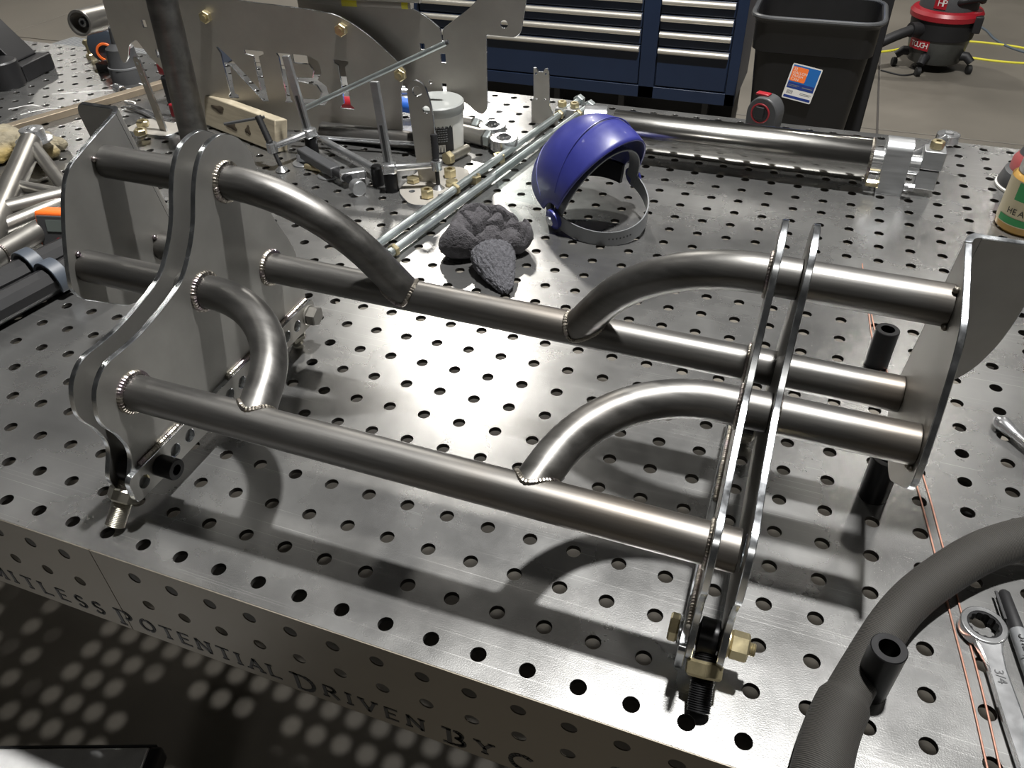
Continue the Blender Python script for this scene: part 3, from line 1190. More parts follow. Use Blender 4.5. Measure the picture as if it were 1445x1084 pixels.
back = [cc + ee * 8.5 * math.cos(t) - n1 * (11.2 * math.sin(t)) - zz * (2.2 * math.sin(t) ** 1) for t in [math.radians(a) for a in range(0, 181, 5)]]
strap(back, 2.6, .22, 'rear_headband', MIDGREY)
brow = [cc + ee * 8.3 * math.cos(t) + (zz * .93 - n1 * .36) * (10.6 * math.sin(t)) for t in [math.radians(a) for a in range(0, 181, 5)]]
strap(brow, 2.5, .22, 'brow_band', MIDGREY, up=lambda i: -n1)
pad = [cc + ee * 8.0 * math.cos(t) + (n1 * .97 + zz * .15) * (9.6 * math.sin(t)) for t in [math.radians(a) for a in range(12, 169, 5)]]
strap(pad, 3.6, .7, 'sweatband', INK)
for k in range(7):
    th_ = math.radians(62 + k * 4.2)
    p_ = cc + ee * 8.5 * math.cos(PI - th_) - n1 * (11.2 * math.sin(th_)) - zz * (2.2 * math.sin(th_))
    obj('strap_hole', MB().cyl(p_ - n1 * .14 - ee * 0, p_ + n1 * .12, .17, n=8), INK, fs_)
for s_ in (-1, 1):
    p = cc + ee * (9.0 * s_)
    obj('pivot_boss', MB().lathe([(1.9, -.5), (1.9, .3), (1.2, .7)], p, ee * s_, 24), BLUEV, fs_)
    obj('pivot_knob', MB().lathe([(.95, .6), (.95, .95), (.5, 1.0)], p, ee * s_, 20), CHROME if s_ < 0 else INK, fs_)

# ------------------------------------------------------------------ zinc rods with nuts
def long_rod(a, b, lb, nuts):
    a, b = V(a), V(b)
    t = thing('zinc_tie_rod', lb, 'rod', (a.x, a.y, 0), group='pair of long zinc rods')
    d = (b - a)
    L = d.length
    d.normalize()
    a0 = V((0, 0, a.z))
    obj('rod', MB().cyl(a0, a0 + d * L, .78), ZINC, t)
    for s_ in nuts:
        obj('nut', MB().hexa(a0 + d * s_, a0 + d * (s_ + .9), 1.15), GOLD, t)
    obj('end_nut', MB().hexa(a0 + d * (L - .2), a0 + d * (L + 1.4), 1.4), ZINC, t)
    return t


long_rod((-31.2, 66.2, 1.2), (-18.2, 144.0, 1.2), 'long zinc plated rod with nuts, the left one of the pair beside the towel', (24.5, 68.5))
long_rod((-27.7, 64.2, 1.2), (-14.8, 141.2, 1.2), 'long zinc plated rod with nuts, the right one of the pair beside the face shield', (1.0, 72))
t = thing('standing_hex_nuts', 'two yellow zinc nuts on a steel block at the far end of the rods', 'nuts', (-20.5, 139.5, 0))
obj('block', MB().box(-1, 4.6, -3.4, .2, 0, 1.9), ALU, t, bevel=.15)
obj('nut', MB().hexa((.2, -1.6, 1.9), (.2, -1.6, 3.1), 1.1, .55), GOLD, t)
obj('nut', MB().hexa((3.2, -1.6, 1.9), (3.2, -1.6, 3.1), 1.1, .55), GOLD, t)

# ------------------------------------------------------------------ polished cylinder with end fittings
cy = thing('polished_cylinder', 'long polished stainless cylinder with welded ends lying across the back of the table', 'cylinder', (22, 119.5, 0))
AZ = 5.1
obj('barrel', MB().lathe([(3.5, -25.5), (4.05, -25.2), (4.05, 24.4), (3.8, 24.9), (3.3, 25.0)], (0, 0, AZ), (1, 0, 0), 56), POLISH, cy)
wbm = MB()
bead(wbm, [(24.7, 3.85 * math.cos(a), AZ + 3.85 * math.sin(a)) for a in [2 * PI * k / 40 for k in range(40)]], .35)
obj('weld_bead', wbm, WELD, cy)
obj('end_shaft', MB().lathe([(2.6, 25), (2.6, 27.4), (2.0, 27.6), (2.0, 33.5)], (0, 0, AZ), (1, 0, 0), 32), CHROME, cy)
clv = fillet([(-3.2, 0), (-2.2, 9.4), (2.6, 10.0), (3.4, 5), (3.2, 0), (1.9, 0), (1.4, 1.6), (-1.6, 1.6), (-2.0, 0)], [.2, 2.0, 2.4, 1, .2, .1, .5, .5, .1])
plate('support_bracket', [(a, b) for a, b in clv], [], axes((27.0, 0, 0), (0, 1, 0), (0, 0, 1)), 4.6, ALU, cy, ALU)
obj('clamp_screw', MB().hexa((24.9, -3.8, 2.2), (26.9, -3.8, 2.2), .7).cyl((26.9, -3.8, 2.2), (27.1, -3.8, 2.2), .8), GOLD, cy)
obj('clamp_screw', MB().hexa((32.2, -3.6, 2.2), (33.4, -3.6, 2.2), .7).cyl((31.6, -3.6, 2.2), (32.3, -3.6, 2.2), .8), CHROME, cy)
obj('end_block', MB().box(33.5, 37.2, -1.9, 1.9, AZ + .1, AZ + 3.6), ALU, cy, bevel=.15)
obj('end_block', MB().box(33.3, 37.0, -1.9, 1.9, AZ - 3.7, AZ - .1), ALU, cy, bevel=.15)
obj('set_nut', MB().hexa((35.4, 0, AZ + 3.6), (35.4, 0, AZ + 5.1), 1.2, .5), GOLD, cy)
obj('end_eye', MB().pipe((-33.5, 6.5, 3.7), (-28.7, 7.5, 3.7), 3.4, 2.3, 36), CHROME, cy)
obj('end_stub', MB().cyl((-29.5, 5.5, 3.7), (-25.2, 0, AZ), 1.8), DARK, cy)
obj('rest_block', MB().box(-24, -20, -2.4, 2.4, 0, 1.2), BLACKP, cy, bevel=.08)

t = thing('rod_end_link', 'silver rod end link lying beyond the right end of the polished cylinder', 'rod end', (62.8, 146, 0))
dd = V((-10, -17, 0)).normalized()
obj('eye', MB().pipe((0, 0, .4), (0, 0, 2.2), 2.3, 1.0, 28), CHROME, t, bevel=.2)
obj('ball', MB().lathe([(.8, .1), (1.1, .8), (1.1, 1.8), (.8, 2.5)], (0, 0, 0), (0, 0, 1), 20), ALU, t)
obj('shank', MB().lathe([(1.2, 1.8), (1.0, 3), (1.0, 15)], (0, 0, 1.3), dd, 20), CHROME, t)

# ------------------------------------------------------------------ tape measure, bracket
tp = thing('tape_measure', 'black and red tape measure standing on the back edge of the table', 'tape measure', (25, 144.3, 0), math.radians(-18))
body = fillet([(-3.4, 0), (3.4, 0), (3.6, 4.6), (1.6, 6.9), (-1.8, 6.9), (-3.6, 4.4)], [.5, .5, 1.6, 1.8, 1.8, 1.6])
obj('body', MB().prism(body, -2.1, 2.1, axes((0, 0, 0), (1, 0, 0), (0, 0, 1))), GREYP, tp, bevel=.3)
obj('red_dial', MB().pipe((-.3, -2.1, 3.5), (-.3, -2.3, 3.5), 2.2, 1.85, 32), RED, tp)
obj('side_disc', MB().cyl((-.3, -2.1, 3.5), (-.3, -2.3, 3.5), 1.65), INK, tp)
obj('belt_clip', MB().box(-1.3, .6, -2.8, -2.3, 2.6, 5.0), INK, tp, bevel=.1)
obj('lock_button', MB().box(-2.6, .4, -.9, .9, 6.8, 7.3), RED, tp, bevel=.15)

br = thing('upright_bracket', 'small notched flat steel bracket standing on edge behind the zinc rods', 'bracket', (-23.6, 131, 0))
bo = [(-1.8, 0), (5.2, 0), (3.6, 1.6), (2.4, 4), (2.2, 11.6), (1.9, 12.4), (1.2, 12.2), (.8, 11.6), (-.2, 11.6), (-.7, 12.4), (-1.3, 12.4), (-1.3, 5.6), (-1.8, 5)]
plate('web', bo, [circ(-.7, 11.2, .22, 10), circ(1.5, 11.2, .22, 10), circ(-.6, 5.6, .22, 10), circ(1.4, 5.6, .22, 10)],
      axes((0, .3, 0), (1, .12, 0), (0, 0, 1)), .6, PLATE2, br, EDGE)

# ------------------------------------------------------------------ front bumper plates standing behind
bp = thing('laser_cut_bumper', 'large laser-cut steel bumper plate with cut-out letters, standing on the table', 'bumper plate', (-72, 110, 0))
PA = V((-97, 107.0, 0)) - V((-72, 110, 0))
PAx = V((49, 5.5, 0)).normalized()
MA = axes(PA, PAx, (0, 0, 1))
front_out = [(-2, .4), (48.3, .4), (49.0, 11.4), (50.8, 15.2), (48.6, 17.4), (43.0, 22.3), (37.5, 25.5), (31.0, 26.4), (18, 27.3), (5, 28.4), (-6.5, 28.8), (-6.2, 17), (-3, 8)]
front_out = fillet(front_out, [.5, .5, 1, 1.2, 1, 4, 3, 2, 1, 1, 1, 1, 1])
Nn = [(7.0, 17.9), (7.4, 17.9), (9.3, 16.2), (15.6, 9.0), (15.6, 16.4), (13.7, 16.8), (13.7, 17.6), (18.2, 17.5), (18.2, 16.9), (16.9, 16.4), (17.0, 6.7), (15.6, 6.7),
      (9.3, 14.2), (8.9, 8.0), (9.7, 7.6), (9.7, 6.9), (7.2, 6.9), (7.2, 7.4), (7.8, 8.0), (7.7, 16.6)]
B1 = [(21.3, 17.3), (24.4, 17.3), (24.3, 14.7), (22.7, 14.7), (22.6, 9.2), (22.6, 7.5), (23.0, 6.9), (21.2, 6.8), (21.6, 7.5), (21.7, 16.5)]
B2 = [(25.0, 17.3), (29.0, 17.1), (30.9, 16.0), (31.2, 13.8), (30.0, 12.2), (31.8, 10.9), (32.2, 8.4), (30.6, 6.7), (25.4, 6.8), (25.2, 7.8), (29.6, 7.9), (30.4, 9.4),
      (29.5, 11.0), (25.2, 11.6), (25.2, 12.4), (28.8, 12.5), (29.4, 14.0), (28.6, 15.4), (25.0, 15.5)]
Ii = [(34.5, 16.7), (37.8, 16.5), (37.7, 15.9), (36.9, 15.4), (36.9, 7.2), (37.6, 6.7), (37.6, 6.2), (34.4, 6.3), (34.5, 6.9), (35.4, 7.4), (35.4, 15.6), (34.6, 16.0)]
plate('lettered_plate', front_out, [Nn, B1, B2, Ii], MA, .5, PLATE2, bp, EDGE)
PB = V((-97, 111.0, 0)) - V((-72, 110, 0))
MBm = axes(PB, V((49, 5, 0)), (0, 0, 1))
wing = [(26, 12), (26, 27.5), (50.3, 26.9), (54.0, 25.6), (57.3, 23.0), (57.35, 20.6), (57.65, 20.6), (57.7, 23.0), (64.0, 27.4), (67, 30.5), (75.6, 30.5), (74.3, 23.1), (73.1, 22.1),
        (67.0, 22.3), (66.6, 7.2), (65.6, 5.9), (63.9, 6.5), (61.8, 8.5), (54, 8.6), (50, 8.7), (47, 12)]
wing = fillet(wing, [.3, .3, 1, 2, .5, .02, .02, .6, 2, 2, .5, 1.2, 1.0, .4, .9, .8, .8, 1.5, 1, 1, 1])


def rect(x, y, w_, h):
    return [(x - w_ / 2, y - h / 2), (x + w_ / 2, y - h / 2), (x + w_ / 2, y + h / 2), (x - w_ / 2, y + h / 2)]


plate('wing_plate', wing, [circ(70.8, 24.5, .75), rect(57.4, 17.2, 1.1, 1.8), rect(57.2, 11.2, 1.0, 1.6), circ(54.2, 12.2, .42), rect(53.0, 19.3, 1.0, 1.2)],
      MBm, .5, PLATE2, bp, EDGE)
tb = MB()
tb.lathe([(1.1, 0), (1.1, 51)], PA + PAx * 3 + V((0, 2.2, 29.0)), PAx, 20)
obj('top_flange', MB().box(2, 52, -.2, 4.4, 26.6, 27.2, MA @ Matrix.Rotation(0, 4, 'X')) if False else tb, PLATE2, bp)
obj('rolled_edge', MB().lathe([(1.2, 0), (1.2, 22)], PB + V((49, 5, 0)).normalized() * 29 + V((0, .6, 27.0)), V((49, 5, 0)), 20), PLATE2, bp)
obj('yellow_tape', MB().lathe([(1.25, 0), (1.25, 1.4)], PB + V((49, 5, 0)).normalized() * 49.2 + V((0, .6, 27.0)), V((49, 5, 0)), 20), YELLOW, bp)
obj('yellow_tape', MB().lathe([(1.25, 0), (1.25, 3.4)], PB + V((49, 5, 0)).normalized() * 36 + V((0, .6, 27.0)), V((49, 5, 0)), 20), YELLOW, bp)
for i, (u_, v_) in enumerate(((6.6, 24.1), (37.5, 22.9), (49.5, 14.6))):
    p = MA @ V((u_, v_, .5))
    nrm = (MA.to_3x3() @ V((0, 0, 1)))
    obj('flange_nut', MB().hexa(p, p + nrm * 1.2, 1.35).cyl(p + nrm * 1.2, p + nrm * 1.7, .6), GOLD, bp)
st = MB()
# left side piece, cylinder bushing
PL_ = V((-140, 105, 0)) - V((-72, 110, 0))
ML = axes(PL_, V((43, 5, 0)), (0, 0, 1))
lo = [(22.4, 28), (22.0, 20), (22.2, 12.6), (22.9, 11.9), (24.4, 13.4), (25.6, 16.2), (27.9, 17.6), (30.2, 13.6), (33.4, 10.4), (36.8, 10.2), (37.5, 29), (30, 29)]
plate('side_wing_plate', fillet(lo, .8), [rect(31.2, 21, 1.0, 1.6), rect(32.6, 14.7, 1.0, 1.7)], ML, .5, PLATE2, bp, EDGE)
BC0, BC1 = V((-141.7, 120.5, 15.7)), V((-145.0, 134.0, 14.0))
bcen = BC0 - V((-72, 110, 0))
bd = (BC1 - BC0).normalized()
obj('bushing_shell', MB().pipe(bcen, bcen + bd * 13, 3.1, 2.5, 36), STAINL, bp)
obj('bushing_core', MB().pipe(bcen + bd * 1.6, bcen + bd * 11, 1.3, .7, 24), INK, bp)
obj('crush_sleeve', MB().pipe(bcen + bd * 1.2, bcen + bd * 11, 1.0, .55, 24), CHROME, bp)

t = obj('leaning_tube', MB().cyl((2.2, 0, 42), (0, 0, 0.2), 3.0, n=40), TUBE, None, (-91.4, 95.0, 0))
tag(t, 'dark bare steel tube leaning against the lettered bumper plate behind the cradle', 'tube')
t = thing('zinc_brace_rod', 'thin bright zinc rod leaning diagonally against the lettered bumper plate', 'rod', (-69.5, 105.0, 0))
a, b = V((0, 0, 7.0)), V((33.4, 5.2, 22.2))
obj('rod', MB().cyl(a, b, .55), ZINC, t)
obj('tip', MB().cyl(b, b + (b - a).normalized() * .6, .42), GREYP, t)
t = thing('slotted_strap', 'narrow drilled steel strap standing beside the dark leaning tube', 'strap', (-104, 99.8, 0))
so = fillet([(-1.0, 0), (1.4, 0), (-.2, 16.8), (-2.2, 16.8)], [.2, .2, 1, 1])
plate('strap_web', so, [circ(-1.1, 15.4, .3, 10), circ(-1, 13.2, .3, 10), circ(-.8, 11, .3, 10)], axes((0, 0, 0), (1, -.2, 0), (-.15, 0, 1)), .5, PLATE2, t, EDGE)
plate('base_foot', fillet([(-9.5, -3), (2.6, -3.4), (4, 0), (2, 4), (-9, 5)], 1.8), [], axes((0, 0, 0), (1, 0, 0), (0, 1, 0)), .5, PLATE2, t, EDGE)
for i, (x, y) in enumerate(((-110.3, 100.2), (-107.2, 95.8))):
    o = obj('hex_nut', MB().hexa((0, 0, 0), (0, 0, 1.3), 1.45, .7), GOLD, None, (x, y, .55))
    tag(o, ['yellow zinc nut on the strap foot left of the leaning tube, the farther one', 'yellow zinc nut on the strap foot left of the leaning tube, the nearer one'][i], 'nut', 'yellow zinc nuts and bolts')

# ------------------------------------------------------------------ wood offcut
wd = thing('wood_offcut', 'gouged pine board offcut leaning against the lettered bumper plate', 'wood block', (-84, 102.5, 0))
Mw = axes((0, 0, 0), V((26, -9.2, 0)), V((.06, .22, 1)))
obj('board', MB().box(-13.2, 13.4, 0.1, 6.9, -1.6, 1.6, Mw), WOOD, wd, bevel=.25)
for (u_, v_, w_, h_) in ((-7.5, 4.9, 2.4, 1.2), (-2.5, 2.2, 2.0, 1.4), (3.6, 2.6, 1.0, 1.6)):
    g = MB()
    ring0, ring1 = [], []
    for k in range(14):
        a = 2 * PI * k / 14
        rr = 1 + .3 * math.sin(3 * a + u_)
        ring0.append(Mw @ V((u_ + w_ * rr * math.cos(a), v_ + h_ * rr * math.sin(a) * .6, 1.64)))
        ring1.append(Mw @ V((u_ + w_ * .5 * rr * math.cos(a), v_ + h_ * .5 * rr * math.sin(a) * .6, 1.70)))
    g.loft([ring0, ring1])
    obj('burnt_gouge', g, BURN, wd)

# ------------------------------------------------------------------ fixture clamps
def fclamp(name, lb, base, top, arm0, arm1, screw_top, tbar=None):
    b = V(base)
    t = thing(name, lb, 'clamp', base, group='upright table clamps')
    q = lambda p: V(p) - b
    obj('post', MB().lathe([(1.1, 0), (1.35, .05), (1.35, 3.6), (1.2, 3.9)], (0, 0, 0), (0, 0, 1), 24), DARK, t)
    top = q(top)
    d = (top - V((0, 0, 3.4))).normalized()
    Mt = axes(V((0, 0, 3.4)), V((1, 0, 0)) - d * d.x, -d.cross(V((1, 0, 0))))
    L = (top - V((0, 0, 3.4))).length
    bar = axes(V((0, 0, 3.4)), V((0, 1, 0)).cross(d), V((0, 1, 0)) - d * d.y)
    obj('bar', MB().box(-.85, .85, -.42, .42, -.4, L, bar), ALU, t, bevel=.15)
    obj('bar_groove', MB().box(-.3, .3, -.47, .47, 2.5, L * .55, bar), GREYP, t)
    a0, a1 = q(arm0), q(arm1)
    da = (a1 - a0).normalized()
    obj('collar', MB().box(-1.4, 1.4, -1.3, 1.3, -1.0, 1.0, axes(a0, da, V((0, 0, 1)).cross(da))), CHROME, t, bevel=.45)
    obj('arm', MB().lathe([(1.0, 0), (.75, 1.5), (.62, (a1 - a0).length - 1), (.95, (a1 - a0).length)], a0, da, 16), CHROME, t)
    obj('arm_eye', MB().lathe([(1.1, -.9), (1.1, .9)], a1, (0, 0, 1), 18), CHROME, t)
    st_ = q(screw_top)
    dn = (a1 - st_).normalized()
    obj('grip_sleeve', MB().thread(st_, a1 - dn * .9, .72, .6, 16), INK, t)
    ft = a1 + dn * (a1.z - .9) / abs(dn.z)
    obj('spindle', MB().cyl(a1, ft, .42), INK, t)
    obj('foot_pad', MB().lathe([(1.25, .15), (1.35, .35), (.9, .75), (.45, 1.2)], (ft.x, ft.y, 0), (0, 0, 1), 20), CHROME, t)
    if tbar:
        obj('tommy_bar', MB().cyl(q(tbar[0]), q(tbar[1]), .3, n=12), GREYP, t)
    return t


fclamp('table_clamp', 'chrome table clamp with a ribbed screw, standing in front of the wooden block', (-63.9, 98.8, 0), (-66.2, 99.0, 20.4), (-63.9, 98.8, 5.0), (-67.6, 90.4, 4.6), (-70.4, 91.6, 10.4),
       ((-77.6, 89.6, 8.6), (-69.6, 92.6, 9.9)))
fclamp('table_clamp', 'chrome table clamp with a ribbed screw, standing beside the drilled tag plate', (-39.7, 88.6, 0), (-41.2, 89.6, 20.7), (-39.7, 88.6, 4.7), (-31.4, 92.3, 4.9), (-31.9, 93.2, 10.6))

# lying clamp
lc = thing('lying_clamp', 'silver and black bar clamp lying on its side between the upright clamps', 'clamp', (-52, 93.5, 0))
q = lambda x, y, z: V((x + 52, y - 93.5, z))
obj('bar', MB().cyl(q(-62.5, 101.8, 2.2), q(-44.4, 92.0, 2.2), .75), ALU, lc)
obj('bar_tip', MB().cyl(q(-66.3, 103.6, 2.2), q(-62.3, 101.8, 2.2), .35), CHROME, lc)
obj('jaw', MB().box(-1.6, 1.6, -1.3, 1.3, -1.2, 1.2, axes(q(-44.0, 91.6, 1.5), V((18, -9.8, 0)), V((9.8, 18, 0)))), CHROME, lc, bevel=.4)
obj('black_grip', MB().box(-7, 7, -1.2, 1.2, -1.0, 1.0, axes(q(-58.4, 92.4, 2.0), V((13.5, -7.5, 0)), V((7.5, 13.5, 0)))), GREYP, lc, bevel=.3)
obj('screw_neck', MB().cyl(q(-52.4, 89.0, 2.0), q(-48.2, 87.0, 1.9), .8), INK, lc)
obj('slider', MB().box(-2.6, 2.6, -1.2, 1.2, -.9, .9, axes(q(-48.6, 89.2, 1.9), V((4, 3, 0)), V((-3, 4, 0)))), CHROME, lc, bevel=.35)
obj('swivel_foot', MB().cyl(q(-46.0, 85.6, 1.5), q(-44.4, 84.4, 1.5), 1.5), ALU, lc, bevel=.15)
# stubby black post
o = obj('clamp_post', MB().lathe([(1.2, 0), (1.2, 3.6), (.9, 4.0)], n=20), DARK, None, (-43.6, 90.2, 0))
tag(o, 'short black clamp post standing in a hole beside the lying clamp', 'clamp post')

tg = thing('drilled_tag_plate', 'upright round ended steel tag plate with two holes on a flat base', 'bracket', (-34.2, 94.5, 0))
to = fillet([(-1.9, .5), (2.4, .5), (2.2, 15.5), (1.0, 19.8), (-1.2, 20.6), (-2.6, 18.6)], [.1, .1, 2.5, 1.6, 1.6, 1.6])
plate('tag_web', to, [circ(-.5, 18.3, .95), circ(1.0, 15.0, .72)], axes((0, -.6, 0), (1, .1, 0), (0, 0, 1)), .5, PLATE2, tg, EDGE)
bo = fillet([(-4.2, -6.4), (1.2, -11.4), (5.4, -9.6), (7.9, 2.5), (4.8, 8.0), (-4.2, 6.0)], 2.6)
plate('tag_base', bo, [circ(4.9, -5.6, .6), circ(-1.2, -5.8, .6)], axes((0, 0, 0), (1, 0, 0), (0, 1, 0)), .45, PLATE2, tg, EDGE)
hw = [((-31.0, 97.2, .46), 'nut', 'yellow zinc hex nut on the flat base behind the clamp foot, tallest of the group'),
      ((-29.0, 93.6, .46), 'bolt', 'low yellow zinc hex head in the middle of the flat tag base'),
      ((-37.0, 92.6, .46), 'bolt', 'rusty hex head at the left end of the flat tag base'),
      ((-31.4, 87.3, .46), 'nut', 'yellow zinc hex nut at the front corner of the flat tag base'),
      ((-25.4, 96.9, 0), 'nut', 'small yellow zinc nut on the table right of the flat tag base'),
      ((-24.6, 108.0, 0), 'nut', 'yellow zinc nut on the table in front of the rod ends'),
      ((-161.8, 139.0, 0), 'fitting', 'brass fitting stacked at the back left edge of the table'),
      ((-149.0, 133.5, 0), 'nut', 'brass nut on the dark pad at the back left of the table')]
for (x, y, z), kind, lb in hw:
    if kind == 'nut':
        mb = MB().hexa((0, 0, 0), (0, 0, 1.7), 1.3, .62)
    elif kind == 'bolt':
        mb = MB().hexa((0, 0, 0), (0, 0, 1.0), 1.35)
    else:
        mb = MB().hexa((0, 0, 0), (0, 0, 1.6), 1.5).cyl((0, 0, 1.6), (0, 0, 3.6), .8).cyl((-1.4, .4, 4.2), (1.2, -.4, 4.4), .75).cyl((0, 0, 3.5), (0, 0, 5.2), .9)
    o = obj('hex_nut' if kind == 'nut' else ('hex_bolt' if kind == 'bolt' else 'brass_fitting'), mb, GOLD, None, (x, y, z))
    tag(o, lb, kind, 'yellow zinc nuts and bolts' if kind != 'fitting' else None)
for i, (x, y) in enumerate(((-55.3, 90.7), (-63.6, 94.4))):
    t = thing('shaft_collar', ['split steel shaft collar lying in front of the black clamp grip', 'split steel shaft collar lying left of the black clamp grip'][i], 'collar', (x, y, 0), group='shaft collars')
    obj('ring', MB().pipe((0, 0, 0), (0, 0, .35), 2.3, .8, 28), ALU, t)
    obj('tab', MB().box(-1.4, 1.3, -.25, .25, .3, 1.9), ALU, t, bevel=.1)
o = obj('brass_pin', MB().cyl((-1.8, .2, .6), (1.8, -.2, .6), .6), GOLD, None, (-59.8, 92.0, 0))
tag(o, 'short brass pin lying below the black clamp grip', 'pin')
t = thing('short_hex_bolt', 'worn steel bolt lying on its side at the foot of the white tub', 'bolt', (-34.5, 103.2, 0))
obj('head', MB().hexa((0, 0, 1.2), V((0, 0, 1.2)) + V((.3, .95, 0)) * 1.4, 1.45), GOLD, t)
obj('shank', MB().cyl(V((.4, 1.3, 1.2)), V((2.0, 6.6, 1.2)), .95), THREAD, t)

o = obj('round_tube_offcut', MB().pipe((0, 0, 0), (24.5, 1.0, 0), 1.9, 1.5), TUBE, None, (-66.6, 107.6, 1.9))
tag(o, 'dark bare steel tube offcut lying at the foot of the lettered bumper plate', 'tube')
o = obj('thin_bright_rod', MB().cyl((0, 0, 0), (30.5, 4.6, 0), .45, n=16), CHROME, None, (-70.6, 101.8, 2.4))
tag(o, 'thin bright rod lying just in front of the dark tube offcut', 'rod')

tub = thing('white_plastic_tub', 'white plastic tub with a black label standing behind the drilled tag plate', 'tub', (-39.0, 110.2, 0), math.radians(16))
obj('tub_body', MB().lathe([(4.6, 0), (5.0, .4), (5.3, 8.8), (5.1, 9.0)], n=40), WHITE, tub)
obj('lid', MB().lathe([(5.5, 8.6), (5.6, 8.8), (5.6, 10.4), (5.3, 10.7)], n=40), mat('cloudy_lid', (.27, .28, .27), 0, .45), tub)
lbm = MB()
rr = [[V((5.22 * math.cos(a), 5.22 * math.sin(a), z)) for a in [math.radians(-118 + 70 * k / 12) for k in range(13)]] for z in (1.0, 7.6)]
lbm.loft(rr, False, closed_u=False)
obj('black_label', lbm, INK, tub)
bl = MB()
for k in range(6):
    a = math.radians(-86 + k * 3.2)
    c, s_ = math.cos(a), math.sin(a)
    bl.box(-.07, .07, -.02, .02, 1.5, 3.0, Matrix.Translation(V((5.34 * c, 5.34 * s_, 0))) @ Matrix.Rotation(a + PI / 2, 4, 'Z'))
obj('barcode', bl, PAPER, tub)
bl = MB()
for r_ in range(7):
    for k in range(9):
        a = math.radians(-110 + k * 5.6 + (r_ % 2) * 1.1)
        bl.box(-.2, .2, -.02, .02, 3.7 + r_ * .48, 3.86 + r_ * .48, Matrix.Translation(V((5.34 * math.cos(a), 5.34 * math.sin(a), 0))) @ Matrix.Rotation(a + PI / 2, 4, 'Z'))
obj('fine_print', bl, MIDGREY, tub)

for i, (x, y, z, L, lb) in enumerate(((-30.6, 119.6, 1.9, 9, 'silver threaded rod end lying behind its twin, farther from the viewer'),
                                      (-25.6, 113.6, 1.9, 11, 'silver threaded rod end lying nearest, beside the white tub'))):
    t = thing('silver_rod_end', lb, 'rod end', (x, y, 0), group='silver rod ends')
    dd = V((-1, .12 if i == 0 else .22, 0)).normalized()
    obj('eye', MB().pipe((0, 0, .7), (0, 0, 3.0), 3.0, 1.7, 32), CHROME, t, bevel=.25)
    obj('ball', MB().lathe([(1.1, 0.1), (1.6, .9), (1.65, 1.9), (1.6, 2.8), (1.1, 3.5)], n=24, cap=False).lathe([(1.0, 3.4), (1.0, .2)], n=24, cap=False), CHROME, t)
    obj('jam_nut', MB().hexa(dd * 3.2 + V((0, 0, 1.9)), dd * 4.6 + V((0, 0, 1.9)), 1.9), ZINC, t)
    obj('shank', MB().lathe([(1.25, 2.4), (1.25, 4.8), (1.85, 4.9), (1.85, L + 3)], (0, 0, 1.9), dd, 24), STAINL, t)
# clear film bag crumpled behind the tub
bg = MB()
rings = []
for i in range(9):
    ring = []
    for j in range(13):
        x, y = -7 + 15 * i / 8, -4 + 8 * j / 12
        z = 5.2 * math.exp(-((x / 7) ** 2 + (y / 3.6) ** 2)) + .9 * mnoise.noise(V((x * .5, y * .5, 3))) + .4
        ring.append(V((x, y, max(.15, z))))
    rings.append(ring)
bg.loft(rings, False, closed_u=False)
o = obj('clear_film_bag', bg, BAGM, None, (-36.5, 129.5, 0), angle=15)
tag(o, 'crumpled clear plastic film bag lying behind the white tub', 'plastic bag')

# items seen behind the lettered plate
t = thing('red_blue_tool', 'red and blue handled hand tool lying behind the lettered bumper plate', 'hand tool', (-64, 124, 0))
obj('blue_handle', MB().sweep(catmull([(0, 0, 2), (5, 1, 3), (11, 2, 2.4), (15, 2, 2)], 5, False), 1.7, 14), mat('blue_rubber', (0.01, .09, .42), 0, .5), t)
obj('red_handle', MB().sweep(catmull([(-9, 1, 1.6), (-5, 1.2, 1.8), (0, 2.4, 2)], 5, False), 1.5, 14), RED, t)
obj('steel_head', MB().sweep([(-2, 4, 2.4), (4, 8, 3), (9, 11, 2.4)], [1.2, 1.8, .8], 12), CHROME, t)
t = thing('red_grip_tool', 'red and black cordless tool lying behind the dark leaning tube', 'power tool', (-113, 117, 0))
obj('red_body', MB().box(-3, 3, -2, 2, 7, 10), RED, t, bevel=.6)
obj('black_body', MB().box(-2.6, 2.8, -2.4, 2.4, 0, 7), INK, t, bevel=.7)
obj('red_foot', MB().box(4, 8, -9, -5, 0, 3.2), RED, t, bevel=.4)

# ------------------------------------------------------------------ left side of the table
fb = thing('steel_flat_bar', 'long brownish steel bar lying across the far left of the table', 'bar', (-133, 105, 0))
obj('bar', MB().box(-38, 24, -1.3, 1.3, 0, 1.6, axes((0, 0, 0), V((15, 39, 0)), V((-39, 15, 0)))), FLATBAR, fb, bevel=.12)
gl = thing('leather_glove', 'crumpled pale leather work glove with yellow patches at the left edge', 'glove', (-126, 80, 0))
g = MB()
for c, r, sc in (((-6, -1, 2.6), 6, (1.2, .9, .5)), ((2, 1, 2.4), 5, (1.2, .9, .5)), ((7.5, 0, 1.6), 2.2, (1.6, .8, .7)), ((6, 4, 1.5), 2, (1.6, .8, .7)), ((0, -6, 1.8), 2.4, (.8, 1.6, .7)), ((8, -3.4, 1.4), 1.8, (1.5, .8, .7))):
    g.sphere(c, r, 20, 12, sc)
go = obj('palm', g, LEATHER, gl, angle=180)
rm = go.modifiers.new('r', 'REMESH')
rm.voxel_size = .004
sm = go.modifiers.new('s', 'SMOOTH')
sm.iterations = 5
dp = go.modifiers.new('d', 'DISPLACE')
tx = bpy.data.textures.new('creases', 'CLOUDS')
tx.noise_scale = .02
dp.texture = tx
dp.strength = .012

